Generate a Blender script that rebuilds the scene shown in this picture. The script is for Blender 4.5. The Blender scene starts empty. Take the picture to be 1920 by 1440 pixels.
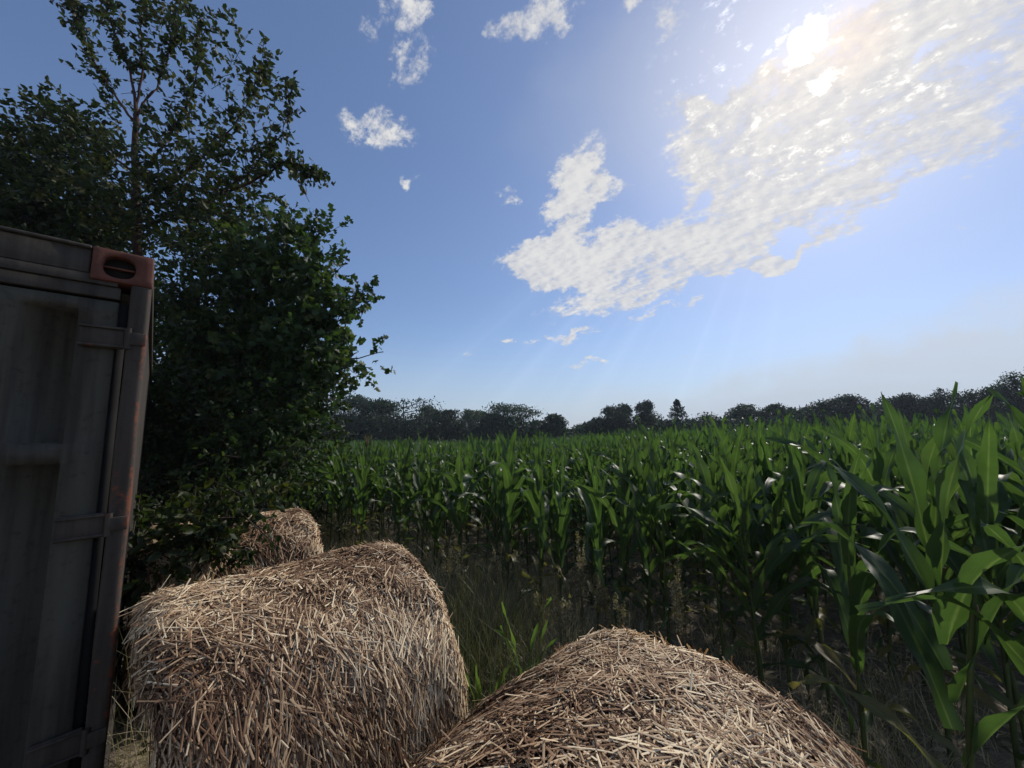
import bpy, math, random
import numpy as np
from mathutils import Vector, Matrix

scene = bpy.context.scene
COL = scene.collection
R = math.radians
PITCH = math.atan(92 / 700)
CP, SP = math.cos(PITCH), math.sin(PITCH)
EYE = 2.0

# ------------------------------------------------------------------ camera
cd = bpy.data.cameras.new('camera')
cd.sensor_width = 36
cd.lens = 36 * 700 / 1920
cd.clip_start = 0.01
cd.clip_end = 3000
cam = bpy.data.objects.new('camera', cd)
cam.location = (0, 0, EYE)
cam.rotation_euler = (math.pi / 2 + PITCH, 0, 0)
COL.objects.link(cam)
scene.camera = cam

# ------------------------------------------------------------------ exposure
EXPOSURE = 0.3
vs = scene.view_settings
vs.view_transform = 'Standard'
vs.look = 'None'
vs.exposure = EXPOSURE
vs.gamma = 1
scene.render.engine = 'CYCLES'
scene.cycles.max_bounces = 6
scene.cycles.diffuse_bounces = 3
scene.cycles.transmission_bounces = 4
scene.cycles.volume_bounces = 0

# ------------------------------------------------------------------ sun
SUN_EL, SUN_AZ = 40.3, 43.0            # azimuth clockwise from +Y
S = Vector((math.sin(R(SUN_AZ)) * math.cos(R(SUN_EL)), math.cos(R(SUN_AZ)) * math.cos(R(SUN_EL)), math.sin(R(SUN_EL))))
sl = bpy.data.lights.new('sun', 'SUN')
sl.energy = 2.6
sl.angle = R(2.5)
sl.color = (1.0, 0.93, 0.84)
so = bpy.data.objects.new('sun', sl)
so.rotation_euler = (-S).to_track_quat('-Z', 'Y').to_euler()
so.location = (6, 6, 12)
COL.objects.link(so)


# ------------------------------------------------------------------ world: clear sky with a cloud bank round the sun
class NT:
    def __init__(self, tree):
        self.t = tree

    def n(self, kind, **kw):
        nd = self.t.nodes.new(kind)
        for k, v in kw.items():
            setattr(nd, k, v)
        return nd

    def put(self, sock, v):
        if isinstance(v, bpy.types.NodeSocket):
            self.t.links.new(v, sock)
        elif v is not None:
            sock.default_value = v

    def m(self, op, a, b=None, c=None, clamp=False):
        nd = self.n('ShaderNodeMath', operation=op, use_clamp=clamp)
        for i, v in enumerate((a, b, c)):
            self.put(nd.inputs[i], v)
        return nd.outputs[0]

    def v(self, op, a, b=None, out=0):
        nd = self.n('ShaderNodeVectorMath', operation=op)
        self.put(nd.inputs[0], a)
        self.put(nd.inputs[1], b)
        return nd.outputs['Value'] if op in ('DOT_PRODUCT', 'LENGTH') else nd.outputs[0]

    def noise(self, vec, scale, detail=4, rough=0.55, dist=0.0):
        nd = self.n('ShaderNodeTexNoise')
        self.put(nd.inputs['Vector'], vec)
        nd.inputs['Scale'].default_value = scale
        nd.inputs['Detail'].default_value = detail
        nd.inputs['Roughness'].default_value = rough
        nd.inputs['Distortion'].default_value = dist
        return nd.outputs['Fac']

    def ss(self, x, lo, hi, a=0.0, b=1.0):
        nd = self.n('ShaderNodeMapRange', interpolation_type='SMOOTHSTEP')
        self.put(nd.inputs[0], x)
        for i, q in enumerate((lo, hi, a, b)):
            self.put(nd.inputs[i + 1], q)
        return nd.outputs[0]

    def mix(self, fac, a, b, blend='MIX'):
        nd = self.n('ShaderNodeMix', data_type='RGBA', blend_type=blend)
        self.put(nd.inputs[0], fac)
        self.put(nd.inputs[6], a)
        self.put(nd.inputs[7], b)
        return nd.outputs[2]

    def comb(self, x, y, z):
        nd = self.n('ShaderNodeCombineXYZ')
        for i, v in enumerate((x, y, z)):
            self.put(nd.inputs[i], v)
        return nd.outputs[0]


def direction_ab(px, py):
    """bearing and height of a sky direction, as x/y and z/y"""
    x, u = (px - 960) / 700, (720 - py) / 700
    w = CP - u * SP
    return x / w, (SP + u * CP) / w


world = bpy.data.worlds.new('World')
scene.world = world
world.use_nodes = True
wt = world.node_tree
wt.nodes.clear()
W = NT(wt)
tc = W.n('ShaderNodeTexCoord')
D = tc.outputs['Generated']
sep = W.n('ShaderNodeSeparateXYZ')
wt.links.new(D, sep.inputs[0])
dx, dy, dz = sep.outputs
sky = W.n('ShaderNodeTexSky', sky_type='NISHITA')
sky.sun_disc = False
sky.sun_elevation = R(SUN_EL)
sky.sun_rotation = R(SUN_AZ)
sky.air_density = 1.0
sky.dust_density = 0.6
sky.ozone_density = 2.0
sky.altitude = 100
SKY_GAIN = 0.100 * 0.5 ** EXPOSURE
skycol = W.mix(1.0, sky.outputs[0], (SKY_GAIN * 0.84, SKY_GAIN * 0.88, SKY_GAIN * 0.97, 1), 'MULTIPLY')
skycol = W.mix(1.0, skycol, (0.034 * 0.5 ** EXPOSURE, 0.054 * 0.5 ** EXPOSURE, 0.105 * 0.5 ** EXPOSURE, 1), 'ADD')
front = W.m('MAXIMUM', dy, 0.05)
ca = W.m('DIVIDE', dx, front)
cb = W.m('DIVIDE', dz, front)
abn = W.n('ShaderNodeTexNoise')
wt.links.new(W.comb(ca, cb, 0.0), abn.inputs['Vector'])
abn.inputs['Scale'].default_value = 5.5
abn.inputs['Detail'].default_value = 6
abn.inputs['Roughness'].default_value = 0.62
wob = W.v('MULTIPLY', W.v('SUBTRACT', abn.outputs['Color'], (0.5, 0.5, 0.5)), (0.24, 0.20, 0.0))
ab1 = W.v('ADD', W.comb(ca, cb, 1.0), wob)
# cloud layer coordinates (a flat layer seen in perspective)
zz = W.m('ADD', W.m('MAXIMUM', dz, 0.0), 0.32)
lay = W.comb(W.m('DIVIDE', dx, zz), W.m('DIVIDE', dy, zz), 0.0)
rotm = W.n('ShaderNodeMapping')
rotm.inputs['Rotation'].default_value = (0, 0, R(41))
wt.links.new(lay, rotm.inputs[0])
layr = W.v('MULTIPLY', rotm.outputs[0], (0.92, 1.12, 1.0))
nbig = W.noise(layr, 3.0, 9, 0.62, 0.3)
ncell = W.noise(layr, 19.0, 7, 0.66, 0.1)
nfine = W.noise(layr, 62.0, 4, 0.66)


def blob(px, py, rx, ry, ang, wgt=1.0):
    a = R(ang)
    c = np.array(direction_ab(px, py))
    e1 = np.array(direction_ab(px + rx * math.cos(a), py + rx * math.sin(a))) - c
    e2 = np.array(direction_ab(px - ry * math.sin(a), py + ry * math.cos(a))) - c
    Mi = np.linalg.inv(np.stack([e1, e2], 1))
    o = -Mi @ c
    u = W.v('DOT_PRODUCT', ab1, (Mi[0, 0], Mi[0, 1], o[0]))
    v = W.v('DOT_PRODUCT', ab1, (Mi[1, 0], Mi[1, 1], o[1]))
    r2 = W.m('ADD', W.m('MULTIPLY', u, u), W.m('MULTIPLY', v, v))
    g = W.m('SUBTRACT', 1.0, r2, clamp=True)
    return W.m('MULTIPLY', g, wgt)


def total(lst, start=0.0, op='ADD'):
    acc = start
    for b in lst:
        acc = W.m(op, acc, blob(*b))
    return acc


CLOUDS = [
    (1720, 130, 400, 190, -25, 1.25), (1850, 190, 300, 120, -30, 1.1), (1420, 190, 120, 70, -40, 0.6), (1560, 310, 330, 130, -28, 1.2), (1880, 40, 300, 190, -20, 1.2), (1380, 300, 150, 150, -20, 1.0),
    (1300, 430, 280, 95, -20, 1.1), (1120, 470, 200, 68, -12, 1.0), (1078, 360, 66, 135, 20, 0.95), (1150, 345, 60, 28, 20, 0.6),
    (1020, 490, 120, 55, 5, 0.95), (1250, 530, 280, 34, -13, 1.0), (1440, 480, 190, 30, -16, 0.95), (1290, 200, 90, 42, 35, 0.75),
    (1030, 15, 135, 78, -45, 0.70), (945, 50, 40, 40, 0, 0.55), (1265, 30, 40, 60, 10, 0.55), (1180, 5, 40, 20, -30, 0.6),
    (765, 125, 52, 85, 18, 0.44), (770, 20, 40, 45, 0, 0.42), (710, 40, 35, 60, 10, 0.36), (702, 242, 85, 44, 12, 0.52), (770, 330, 18, 16, 0, 0.34),
    (1055, 628, 75, 13, -8, 0.72), (950, 636, 32, 9, -8, 0.68), (885, 664, 26, 8, 0, 0.62), (1225, 580, 55, 15, -14, 0.68), (1295, 575, 40, 10, -6, 0.62),
    (1095, 690, 50, 8, -8, 0.5), (1790, 436, 22, 9, 0, 0.55), (1870, 422, 20, 7, 0, 0.5), (1295, 678, 24, 8, -8, 0.5), (960, 378, 30, 14, 10, 0.5),
]
HOLES = [
    (1480, 456, 62, 26, -12, -0.9), (1215, 385, 70, 45, -25, -0.75), (1300, 385, 60, 26, -30, -0.45), (1890, 195, 60, 36, -15, -0.35), (1745, 105, 80, 16, -28, -0.5),
    (1590, 300, 80, 16, -22, -0.35), (1270, 120, 120, 60, -40, -0.6), (1700, 320, 70, 22, -28, -0.3), (1850, 110, 50, 22, -35, -0.35), (1130, 425, 60, 20, -20, -0.25),
]
mask = W.m('MINIMUM', total(CLOUDS), 0.82)
mask = W.m('ADD', mask, total(HOLES))
# anywhere else overhead and behind: broken cloud of the same kind
behind = W.ss(dy, 0.15, -0.25)
mask = W.m('ADD', mask, W.m('MULTIPLY', behind, 0.28))
turb = W.m('ADD', W.m('MULTIPLY', W.m('SUBTRACT', nbig, 0.5), 2.6), W.m('MULTIPLY', W.m('SUBTRACT', ncell, 0.5), 2.3))
turb = W.m('ADD', turb, W.m('MULTIPLY', W.m('SUBTRACT', nfine, 0.5), 1.1))
present = W.ss(mask, 0.02, 0.30)
dens = W.m('MULTIPLY', W.ss(W.m('ADD', W.m('MULTIPLY', mask, 1.25), turb), 0.26, 1.04), present)
# angle from the sun
dots = W.v('DOT_PRODUCT', D, tuple(S))
ang = W.m('ARCCOSINE', W.m('MINIMUM', dots, 1.0))
glow = W.m('POWER', 2.718, W.m('MULTIPLY', ang, -8.0))
K = 0.5 ** EXPOSURE
toward = W.v('ADD', layr, (0.012, 0.012, 0.0))
ncell_b = W.noise(toward, 19.0, 7, 0.66, 0.1)
relief = W.m('MULTIPLY', W.m('SUBTRACT', ncell, ncell_b), 0.6)
shade = W.ss(W.m('ADD', relief, W.m('ADD', W.m('MULTIPLY', ncell, 0.3), W.m('MULTIPLY', nbig, 0.7))), 0.24, 0.70)
cloudcol = W.mix(shade, (0.52 * K, 0.54 * K, 0.60 * K, 1), (0.80 * K, 0.79 * K, 0.77 * K, 1))
lift = W.comb(*[W.m('MULTIPLY', glow, q * K) for q in (0.22, 0.17, 0.11)])
cloudcol = W.mix(1.0, cloudcol, lift, 'ADD')
skyglow = W.comb(*[W.m('MULTIPLY', glow, q * K) for q in (0.10, 0.10, 0.11)])
skycol = W.mix(1.0, skycol, skyglow, 'ADD')
# thin high veil low over the right of the field
nv = W.noise(layr, 0.9, 5, 0.6, 0.5)
veil = total([(1800, 720, 700, 120, -9, 1.0), (1950, 620, 420, 120, -12, 0.7), (1300, 770, 500, 60, -3, 0.5), (1500, 70, 560, 240, -20, 0.38)])
veil = W.m('MULTIPLY', W.m('MINIMUM', veil, 1.0), W.ss(nv, 0.30, 0.60, 0.55, 0.85))
skycol = W.mix(veil, skycol, (0.66 * K, 0.69 * K, 0.735 * K, 1))
lowz = W.ss(dz, 0.28, 0.0, 0.0, 0.65)
skycol = W.mix(lowz, skycol, (0.43 * K, 0.52 * K, 0.66 * K, 1))
skycol = W.mix(W.m('MULTIPLY', dens, 0.93), skycol, cloudcol)
# the sun itself breaking through the thin cloud
br = W.m('ADD', total([(1508, 84, 90, 32, -52, 1.1), (1553, 150, 40, 27, -35, 1.1), (1535, 122, 40, 18, -50, -0.9)]), W.m('MULTIPLY', W.m('SUBTRACT', ncell, 0.5), 2.6))
br = W.m('ADD', br, W.m('MULTIPLY', W.m('SUBTRACT', nfine, 0.5), 1.6))
burst = W.ss(br, 0.10, 1.35)
burst = W.m('MULTIPLY', burst, W.ss(ang, 0.30, 0.16))
skycol = W.mix(1.0, skycol, W.comb(*[W.m('MULTIPLY', burst, q * K) for q in (1.5, 1.42, 1.25)]), 'ADD')
warm = total([(1600, 70, 75, 120, 25, 1.0), (1470, 130, 70, 50, -50, 0.7)])
skycol = W.mix(1.0, skycol, W.comb(*[W.m('MULTIPLY', warm, q * K) for q in (0.13, 0.065, 0.015)]), 'ADD')
# faint fans of light below the cloud
e1 = S.cross(Vector((0, 0, 1))).normalized()
e2 = S.cross(e1)
rayang = W.m('ARCTAN2', W.v('DOT_PRODUCT', D, tuple(e1)), W.v('DOT_PRODUCT', D, tuple(e2)))
rayn = W.noise(W.comb(W.m('MULTIPLY', rayang, 9.0), 0.0, 0.0), 1.0, 3, 0.6)
rays = W.m('MULTIPLY', W.ss(rayn, 0.45, 0.70), W.m('MULTIPLY', blob(1130, 640, 420, 190, -10), 0.045 * K))
skycol = W.mix(1.0, skycol, W.comb(rays, rays, rays), 'ADD')
bg = W.n('ShaderNodeBackground')
bg.inputs['Strength'].default_value = 1.0
wt.links.new(skycol, bg.inputs['Color'])
wo = W.n('ShaderNodeOutputWorld')
wt.links.new(bg.outputs[0], wo.inputs['Surface'])

# ------------------------------------------------------------------ helpers
rng = np.random.default_rng(7)
random.seed(7)


def at(px, py, y):
    """point of the place seen at (px, py) of the 1920 photo, y metres ahead"""
    a, b = direction_ab(px, py)
    return np.array((a * y, y, EYE + b * y))


def gz(x, y):
    x = np.asarray(x, float)
    y = np.asarray(y, float)
    z = 0.03 * np.clip(x - 1.5, 0, 10) - 0.018 * np.clip(y - 6, 0, 60)
    z = z + 0.11 * np.exp(-((x + 3.0) ** 2 + (y - 1.5) ** 2) / 1.6)
    z = z + 0.025 * np.sin(x * 1.7 + 0.6 * y) * np.sin(y * 1.3 - 0.4 * x)
    return z


def gz1(x, y):
    return float(gz(x, y))


class MB:
    """collects faces and per-vertex tints, links them as one mesh object"""
    def __init__(self):
        self.V, self.F, self.T, self.E = [], [], [], []
        self.nv = 0

    def add(self, v, f, tint=0.5, edge=0.0):
        v = np.asarray(v, np.float32).reshape(-1, 3)
        f = np.asarray(f, np.int32)
        if f.ndim == 1:
            f = f[None]
        self.V.append(v)
        self.F.append(f + self.nv)
        self.T.append(np.broadcast_to(np.asarray(tint, np.float32), (len(v),)))
        self.E.append(np.broadcast_to(np.asarray(edge, np.float32), (len(v),)))
        self.nv += len(v)

    def addmb(self, other, M=None, dt=0.0):
        v = np.concatenate(other.V)
        if M is not None:
            v = v @ M[:3, :3].T + M[:3, 3]
        off = self.nv
        self.V.append(v.astype(np.float32))
        for f in other.F:
            self.F.append(f + off)
        self.T.append(np.concatenate(other.T) + np.float32(dt))
        self.E.append(np.concatenate(other.E))
        self.nv += len(v)

    def mesh(self, name, mat, smooth=False):
        me = bpy.data.meshes.new(name)
        V = np.concatenate(self.V)
        lens = np.concatenate([np.full(len(f), f.shape[1], np.int32) for f in self.F])
        idx = np.concatenate([f.ravel() for f in self.F])
        me.vertices.add(len(V))
        me.vertices.foreach_set('co', V.ravel())
        me.loops.add(len(idx))
        me.loops.foreach_set('vertex_index', idx)
        me.polygons.add(len(lens))
        starts = np.zeros(len(lens), np.int32)
        starts[1:] = np.cumsum(lens)[:-1]
        me.polygons.foreach_set('loop_start', starts)
        me.polygons.foreach_set('loop_total', lens)
        if smooth:
            me.polygons.foreach_set('use_smooth', np.ones(len(lens), bool))
        for nm, arr in (('tint', self.T), ('rim', self.E)):
            at_ = me.attributes.new(nm, 'FLOAT', 'POINT')
            at_.data.foreach_set('value', np.concatenate(arr).astype(np.float32))
        me.update(calc_edges=True)
        me.validate()
        if mat:
            me.materials.append(mat)
        return me

    def obj(self, name, mat, parent=None, smooth=False):
        o = bpy.data.objects.new(name, self.mesh(name, mat, smooth))
        COL.objects.link(o)
        if parent:
            o.parent = parent
        return o


def tag(o, label=None, cat=None, group=None, kind=None):
    if label:
        o['label'] = label
    if cat:
        o['category'] = cat
    if group:
        o['group'] = group
    if kind:
        o['kind'] = kind
    return o


def empty(name, loc, label, cat, group=None):
    o = bpy.data.objects.new(name, None)
    o.location = loc
    o.empty_display_size = 0.1
    COL.objects.link(o)
    return tag(o, label, cat, group)


def box(mb, lo, hi, tint=0.5, bev=0.0):
    x0, y0, z0 = lo
    x1, y1, z1 = hi
    if bev <= 0:
        v = [(x0, y0, z0), (x1, y0, z0), (x1, y1, z0), (x0, y1, z0), (x0, y0, z1), (x1, y0, z1), (x1, y1, z1), (x0, y1, z1)]
        f = [(0, 3, 2, 1), (4, 5, 6, 7), (0, 1, 5, 4), (1, 2, 6, 5), (2, 3, 7, 6), (3, 0, 4, 7)]
        mb.add(v, f, tint)
        return
    import bmesh
    bm = bmesh.new()
    bmesh.ops.create_cube(bm, size=1.0)
    for q in bm.verts:
        q.co = Vector(((x0 + x1) / 2 + q.co.x * (x1 - x0), (y0 + y1) / 2 + q.co.y * (y1 - y0), (z0 + z1) / 2 + q.co.z * (z1 - z0)))
    bmesh.ops.bevel(bm, geom=bm.edges[:], offset=bev, segments=2, affect='EDGES', profile=0.5)
    bm.verts.index_update()
    base = [q.co[:] for q in bm.verts]
    for n in (3, 4):
        fs = [[q.index for q in f.verts] for f in bm.faces if len(f.verts) == n]
        if fs:
            mb.add(base, fs, tint)
    bm.free()


def tube(mb, pts, rad, n=6, tint=0.5):
    pts = np.asarray(pts, float)
    rad = np.broadcast_to(np.asarray(rad, float), (len(pts),))
    tan = np.gradient(pts, axis=0)
    tan /= np.linalg.norm(tan, axis=1)[:, None] + 1e-9
    ref = np.where(np.abs(tan[:, 2:3]) > 0.9, np.array([[1.0, 0, 0]]), np.array([[0, 0, 1.0]]))
    u = np.cross(tan, ref)
    u /= np.linalg.norm(u, axis=1)[:, None] + 1e-9
    v = np.cross(tan, u)
    a = np.linspace(0, 2 * np.pi, n, endpoint=False)
    P = pts[:, None] + rad[:, None, None] * (np.cos(a)[None, :, None] * u[:, None] + np.sin(a)[None, :, None] * v[:, None])
    k = len(pts)
    i, j = np.meshgrid(np.arange(k - 1), np.arange(n), indexing='ij')
    j2 = (j + 1) % n
    f = np.stack([i * n + j, i * n + j2, (i + 1) * n + j2, (i + 1) * n + j], -1).reshape(-1, 4)
    mb.add(P.reshape(-1, 3), f, tint)


# ------------------------------------------------------------------ materials
def new_mat(name):
    m = bpy.data.materials.new(name)
    m.use_nodes = True
    t = m.node_tree
    t.nodes.clear()
    N = NT(t)
    out = N.n('ShaderNodeOutputMaterial')
    return m, N, out


def ramp(N, fac, stops):
    nd = N.n('ShaderNodeValToRGB')
    el = nd.color_ramp.elements
    while len(el) < len(stops):
        el.new(0.5)
    for e, (p, c) in zip(el, stops):
        e.position = p
        e.color = (*c, 1)
    N.put(nd.inputs[0], fac)
    return nd.outputs[0]


def attr(N, name):
    nd = N.n('ShaderNodeAttribute', attribute_name=name)
    return nd.outputs['Fac']


def leaf_mat(name, stops, trans=0.35, tcol=1.6, rough=0.45, spec=0.4, midrib=False):
    m, N, out = new_mat(name)
    t = attr(N, 'tint')
    col = ramp(N, t, stops)
    if midrib:
        e = attr(N, 'rim')
        rib = N.ss(e, 0.16, 0.04)
        col = N.mix(N.m('MULTIPLY', rib, 0.38), col, (0.22, 0.27, 0.13, 1))
        vein = N.m('SINE', N.m('MULTIPLY', e, 46.0))
        col = N.mix(N.ss(vein, -0.6, 1.0, 0, 0.16), col, (0.10, 0.15, 0.05, 1))
        oi = N.n('ShaderNodeObjectInfo')
        col = N.mix(N.m('MULTIPLY', oi.outputs['Random'], 0.35), col, (0.075, 0.10, 0.035, 1))
        geo = N.n('ShaderNodeTexCoord')
        nz = N.noise(geo.outputs['Object'], 9, 3)
        col = N.mix(N.ss(nz, 0.35, 0.75, 0, 0.35), col, (0.02, 0.035, 0.012, 1))
    p = N.n('ShaderNodeBsdfPrincipled')
    N.put(p.inputs['Base Color'], col)
    p.inputs['Roughness'].default_value = rough
    p.inputs['Specular IOR Level'].default_value = spec
    tr = N.n('ShaderNodeBsdfTranslucent')
    tint = N.mix(1.0, col, (tcol * 1.0, tcol * 1.15, tcol * 0.55, 1), 'MULTIPLY')
    N.put(tr.inputs[0], tint)
    mx = N.n('ShaderNodeMixShader')
    mx.inputs[0].default_value = trans
    N.t.links.new(p.outputs[0], mx.inputs[1])
    N.t.links.new(tr.outputs[0], mx.inputs[2])
    N.t.links.new(mx.outputs[0], out.inputs[0])
    return m


def plain_mat(name, stops, rough=0.85, scale=6, spec=0.2, use_tint=False, bump=0.0, metal=0.0):
    m, N, out = new_mat(name)
    g = N.n('ShaderNodeTexCoord')
    nz = N.noise(g.outputs['Object'], scale, 6, 0.6)
    fac = N.m('ADD', N.m('MULTIPLY', N.m('SUBTRACT', nz, 0.5), 0.7), attr(N, 'tint')) if use_tint else nz
    col = ramp(N, fac, stops)
    p = N.n('ShaderNodeBsdfPrincipled')
    N.put(p.inputs['Base Color'], col)
    p.inputs['Roughness'].default_value = rough
    p.inputs['Specular IOR Level'].default_value = spec
    p.inputs['Metallic'].default_value = metal
    if bump:
        b = N.n('ShaderNodeBump')
        b.inputs['Strength'].default_value = bump
        b.inputs['Distance'].default_value = 0.02
        N.put(b.inputs['Height'], N.noise(g.outputs['Object'], scale * 5, 5))
        N.t.links.new(b.outputs[0], p.inputs['Normal'])
    N.t.links.new(p.outputs[0], out.inputs[0])
    return m


M_corn = leaf_mat('corn_leaf', [(0.0, (0.20, 0.15, 0.075)), (0.22, (0.11, 0.115, 0.035)), (0.45, (0.034, 0.064, 0.025)), (1.0, (0.056, 0.100, 0.032))], trans=0.42, tcol=1.75, rough=0.46, spec=0.42, midrib=True)
M_cornfar = leaf_mat('corn_leaf_far', [(0.0, (0.20, 0.15, 0.075)), (0.22, (0.11, 0.115, 0.035)), (0.45, (0.034, 0.064, 0.025)), (1.0, (0.056, 0.100, 0.032))], trans=0.42, tcol=1.75, rough=0.46, spec=0.42)
M_stalk = plain_mat('corn_stalk', [(0.25, (0.035, 0.06, 0.016)), (0.75, (0.085, 0.11, 0.035))], rough=0.5, scale=14, spec=0.4)
M_young = leaf_mat('young_leaf', [(0.0, (0.07, 0.12, 0.035)), (1.0, (0.13, 0.20, 0.055))], trans=0.45, tcol=1.5, rough=0.4, spec=0.4, midrib=True)
M_tassel = plain_mat('corn_tassel', [(0.2, (0.20, 0.11, 0.07)), (0.8, (0.32, 0.22, 0.12))], scale=30)
M_leafA = leaf_mat('tree_leaf', [(0.0, (0.015, 0.023, 0.009)), (0.6, (0.032, 0.048, 0.014)), (1.0, (0.070, 0.070, 0.018))], trans=0.28, tcol=1.8, rough=0.55, spec=0.25)
M_leafB = leaf_mat('maple_leaf', [(0.0, (0.020, 0.036, 0.014)), (0.6, (0.040, 0.070, 0.022)), (1.0, (0.075, 0.095, 0.026))], trans=0.32, tcol=1.8, rough=0.55, spec=0.25)
M_far = leaf_mat('distant_foliage', [(0.0, (0.014, 0.030, 0.020)), (0.5, (0.032, 0.060, 0.036)), (1.0, (0.105, 0.140, 0.085))], trans=0.18, tcol=1.5, rough=0.6, spec=0.25)
M_bark = plain_mat('bark', [(0.3, (0.025, 0.019, 0.014)), (0.7, (0.065, 0.050, 0.038))], scale=9, bump=0.6)
M_twig = plain_mat('red_twig_bark', [(0.3, (0.030, 0.016, 0.012)), (0.7, (0.065, 0.032, 0.022))], scale=9)
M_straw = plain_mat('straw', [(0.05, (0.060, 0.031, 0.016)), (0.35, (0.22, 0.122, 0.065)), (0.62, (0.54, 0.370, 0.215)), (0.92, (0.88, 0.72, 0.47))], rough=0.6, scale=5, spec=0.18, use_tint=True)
M_core = plain_mat('packed_straw', [(0.3, (0.02, 0.012, 0.007)), (0.7, (0.08, 0.048, 0.028))], rough=0.9, scale=25, bump=0.8)
M_dry = leaf_mat('dry_grass', [(0.0, (0.05, 0.07, 0.026)), (0.4, (0.12, 0.125, 0.06)), (0.7, (0.30, 0.25, 0.16)), (1.0, (0.50, 0.42, 0.29))], trans=0.3, tcol=1.2, rough=0.5)


def ground_mat():
    m, N, out = new_mat('field_soil')
    g = N.n('ShaderNodeTexCoord')
    P = g.outputs['Object']
    n1 = N.noise(P, 1.3, 6, 0.6)
    n2 = N.noise(P, 17, 6, 0.65)
    n3 = N.noise(P, 70, 3, 0.6)
    c = ramp(N, N.m('ADD', N.m('MULTIPLY', n1, 0.4), N.m('MULTIPLY', n2, 0.6)), [(0.32, (0.10, 0.080, 0.060)), (0.52, (0.25, 0.205, 0.152)), (0.72, (0.40, 0.335, 0.255))])
    c = N.mix(N.ss(n3, 0.62, 0.72, 0, 0.6), c, (0.26, 0.21, 0.15, 1))
    p = N.n('ShaderNodeBsdfPrincipled')
    N.put(p.inputs['Base Color'], c)
    p.inputs['Roughness'].default_value = 0.95
    p.inputs['Specular IOR Level'].default_value = 0.15
    b = N.n('ShaderNodeBump')
    b.inputs['Strength'].default_value = 0.9
    b.inputs['Distance'].default_value = 0.04
    N.put(b.inputs['Height'], N.m('ADD', n2, N.m('MULTIPLY', n3, 0.4)))
    N.t.links.new(b.outputs[0], p.inputs['Normal'])
    N.t.links.new(p.outputs[0], out.inputs[0])
    return m


def metal_mat(name, paint, dirt, rustamt, rust=(0.16, 0.055, 0.028), rust2=(0.27, 0.10, 0.05), edge=0.0):
    m, N, out = new_mat(name)
    g = N.n('ShaderNodeTexCoord')
    P = g.outputs['Object']
    n1 = N.noise(P, 2.2, 6, 0.6)
    mp = N.n('ShaderNodeMapping')
    mp.inputs['Scale'].default_value = (14, 14, 0.9)
    N.t.links.new(P, mp.inputs[0])
    streak = N.noise(mp.outputs[0], 1.5, 5, 0.6)
    n3 = N.noise(P, 34, 5, 0.65)
    c = N.mix(N.ss(streak, 0.35, 0.7), (*paint, 1), (*dirt, 1))
    rmask = N.m('ADD', N.m('MULTIPLY', n1, 0.6), N.m('MULTIPLY', n3, 0.4))
    c = N.mix(N.ss(n3, 0.52, 0.72, 0.0, 0.45), c, (*[q * 0.45 for q in dirt], 1))
    if edge:
        ex = N.n('ShaderNodeSeparateXYZ')
        N.t.links.new(P, ex.inputs[0])
        rmask = N.m('ADD', rmask, N.ss(ex.outputs[0], -0.020, -0.004, 0.0, edge))
        rmask = N.m('ADD', rmask, N.ss(ex.outputs[2], 1.9, 0.6, 0.0, 0.03))
    c = N.mix(N.ss(rmask, rustamt, rustamt + 0.10), c, N.mix(n3, (*rust, 1), (*rust2, 1)))
    p = N.n('ShaderNodeBsdfPrincipled')
    N.put(p.inputs['Base Color'], c)
    p.inputs['Roughness'].default_value = 0.72
    p.inputs['Specular IOR Level'].default_value = 0.3
    b = N.n('ShaderNodeBump')
    b.inputs['Strength'].default_value = 0.25
    b.inputs['Distance'].default_value = 0.004
    N.put(b.inputs['Height'], N.m('ADD', n3, N.m('MULTIPLY', n1, 2.0)))
    N.t.links.new(b.outputs[0], p.inputs['Normal'])
    N.t.links.new(p.outputs[0], out.inputs[0])
    return m


M_door = metal_mat('door_paint', (0.070, 0.066, 0.050), (0.036, 0.031, 0.024), 0.64, (0.10, 0.045, 0.025), (0.13, 0.06, 0.035))
M_post = metal_mat('post_paint', (0.060, 0.050, 0.040), (0.032, 0.026, 0.020), 0.56, (0.11, 0.036, 0.02), (0.20, 0.066, 0.034), edge=0.075)
M_cast = metal_mat('casting_paint', (0.13, 0.042, 0.028), (0.085, 0.032, 0.023), 0.52, (0.10, 0.042, 0.025), (0.17, 0.07, 0.04))
M_side = metal_mat('side_paint', (0.060, 0.052, 0.042), (0.032, 0.027, 0.022), 0.58, (0.10, 0.04, 0.025), (0.15, 0.06, 0.035))
M_rubber = plain_mat('rubber', [(0.3, (0.008, 0.008, 0.008)), (0.7, (0.02, 0.02, 0.02))], rough=0.8)
M_hole = plain_mat('dark_inside', [(0.3, (0.012, 0.011, 0.010)), (0.7, (0.03, 0.026, 0.022))], rough=0.9)

# ------------------------------------------------------------------ ground: one sheet to the horizon
gx = np.concatenate([-np.geomspace(420, 9, 22), np.linspace(-8.5, 8.5, 150), np.geomspace(9, 420, 22)])
gy = np.concatenate([-np.geomspace(420, 4, 18), np.linspace(-3.5, 13, 150), np.geomspace(13.5, 420, 26)])
XX, YY = np.meshgrid(gx, gy)
ZZ = gz(XX, YY) + np.where((np.abs(XX) < 9) & (YY < 14) & (YY > -4), 0.012 * rng.normal(size=XX.shape), 0)
nx_, ny_ = len(gx), len(gy)
ii, jj = np.meshgrid(np.arange(ny_ - 1), np.arange(nx_ - 1), indexing='ij')
mb = MB()
mb.add(np.stack([XX, YY, ZZ], -1).reshape(-1, 3), np.stack([ii * nx_ + jj, ii * nx_ + jj + 1, (ii + 1) * nx_ + jj + 1, (ii + 1) * nx_ + jj], -1).reshape(-1, 4))
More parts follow.
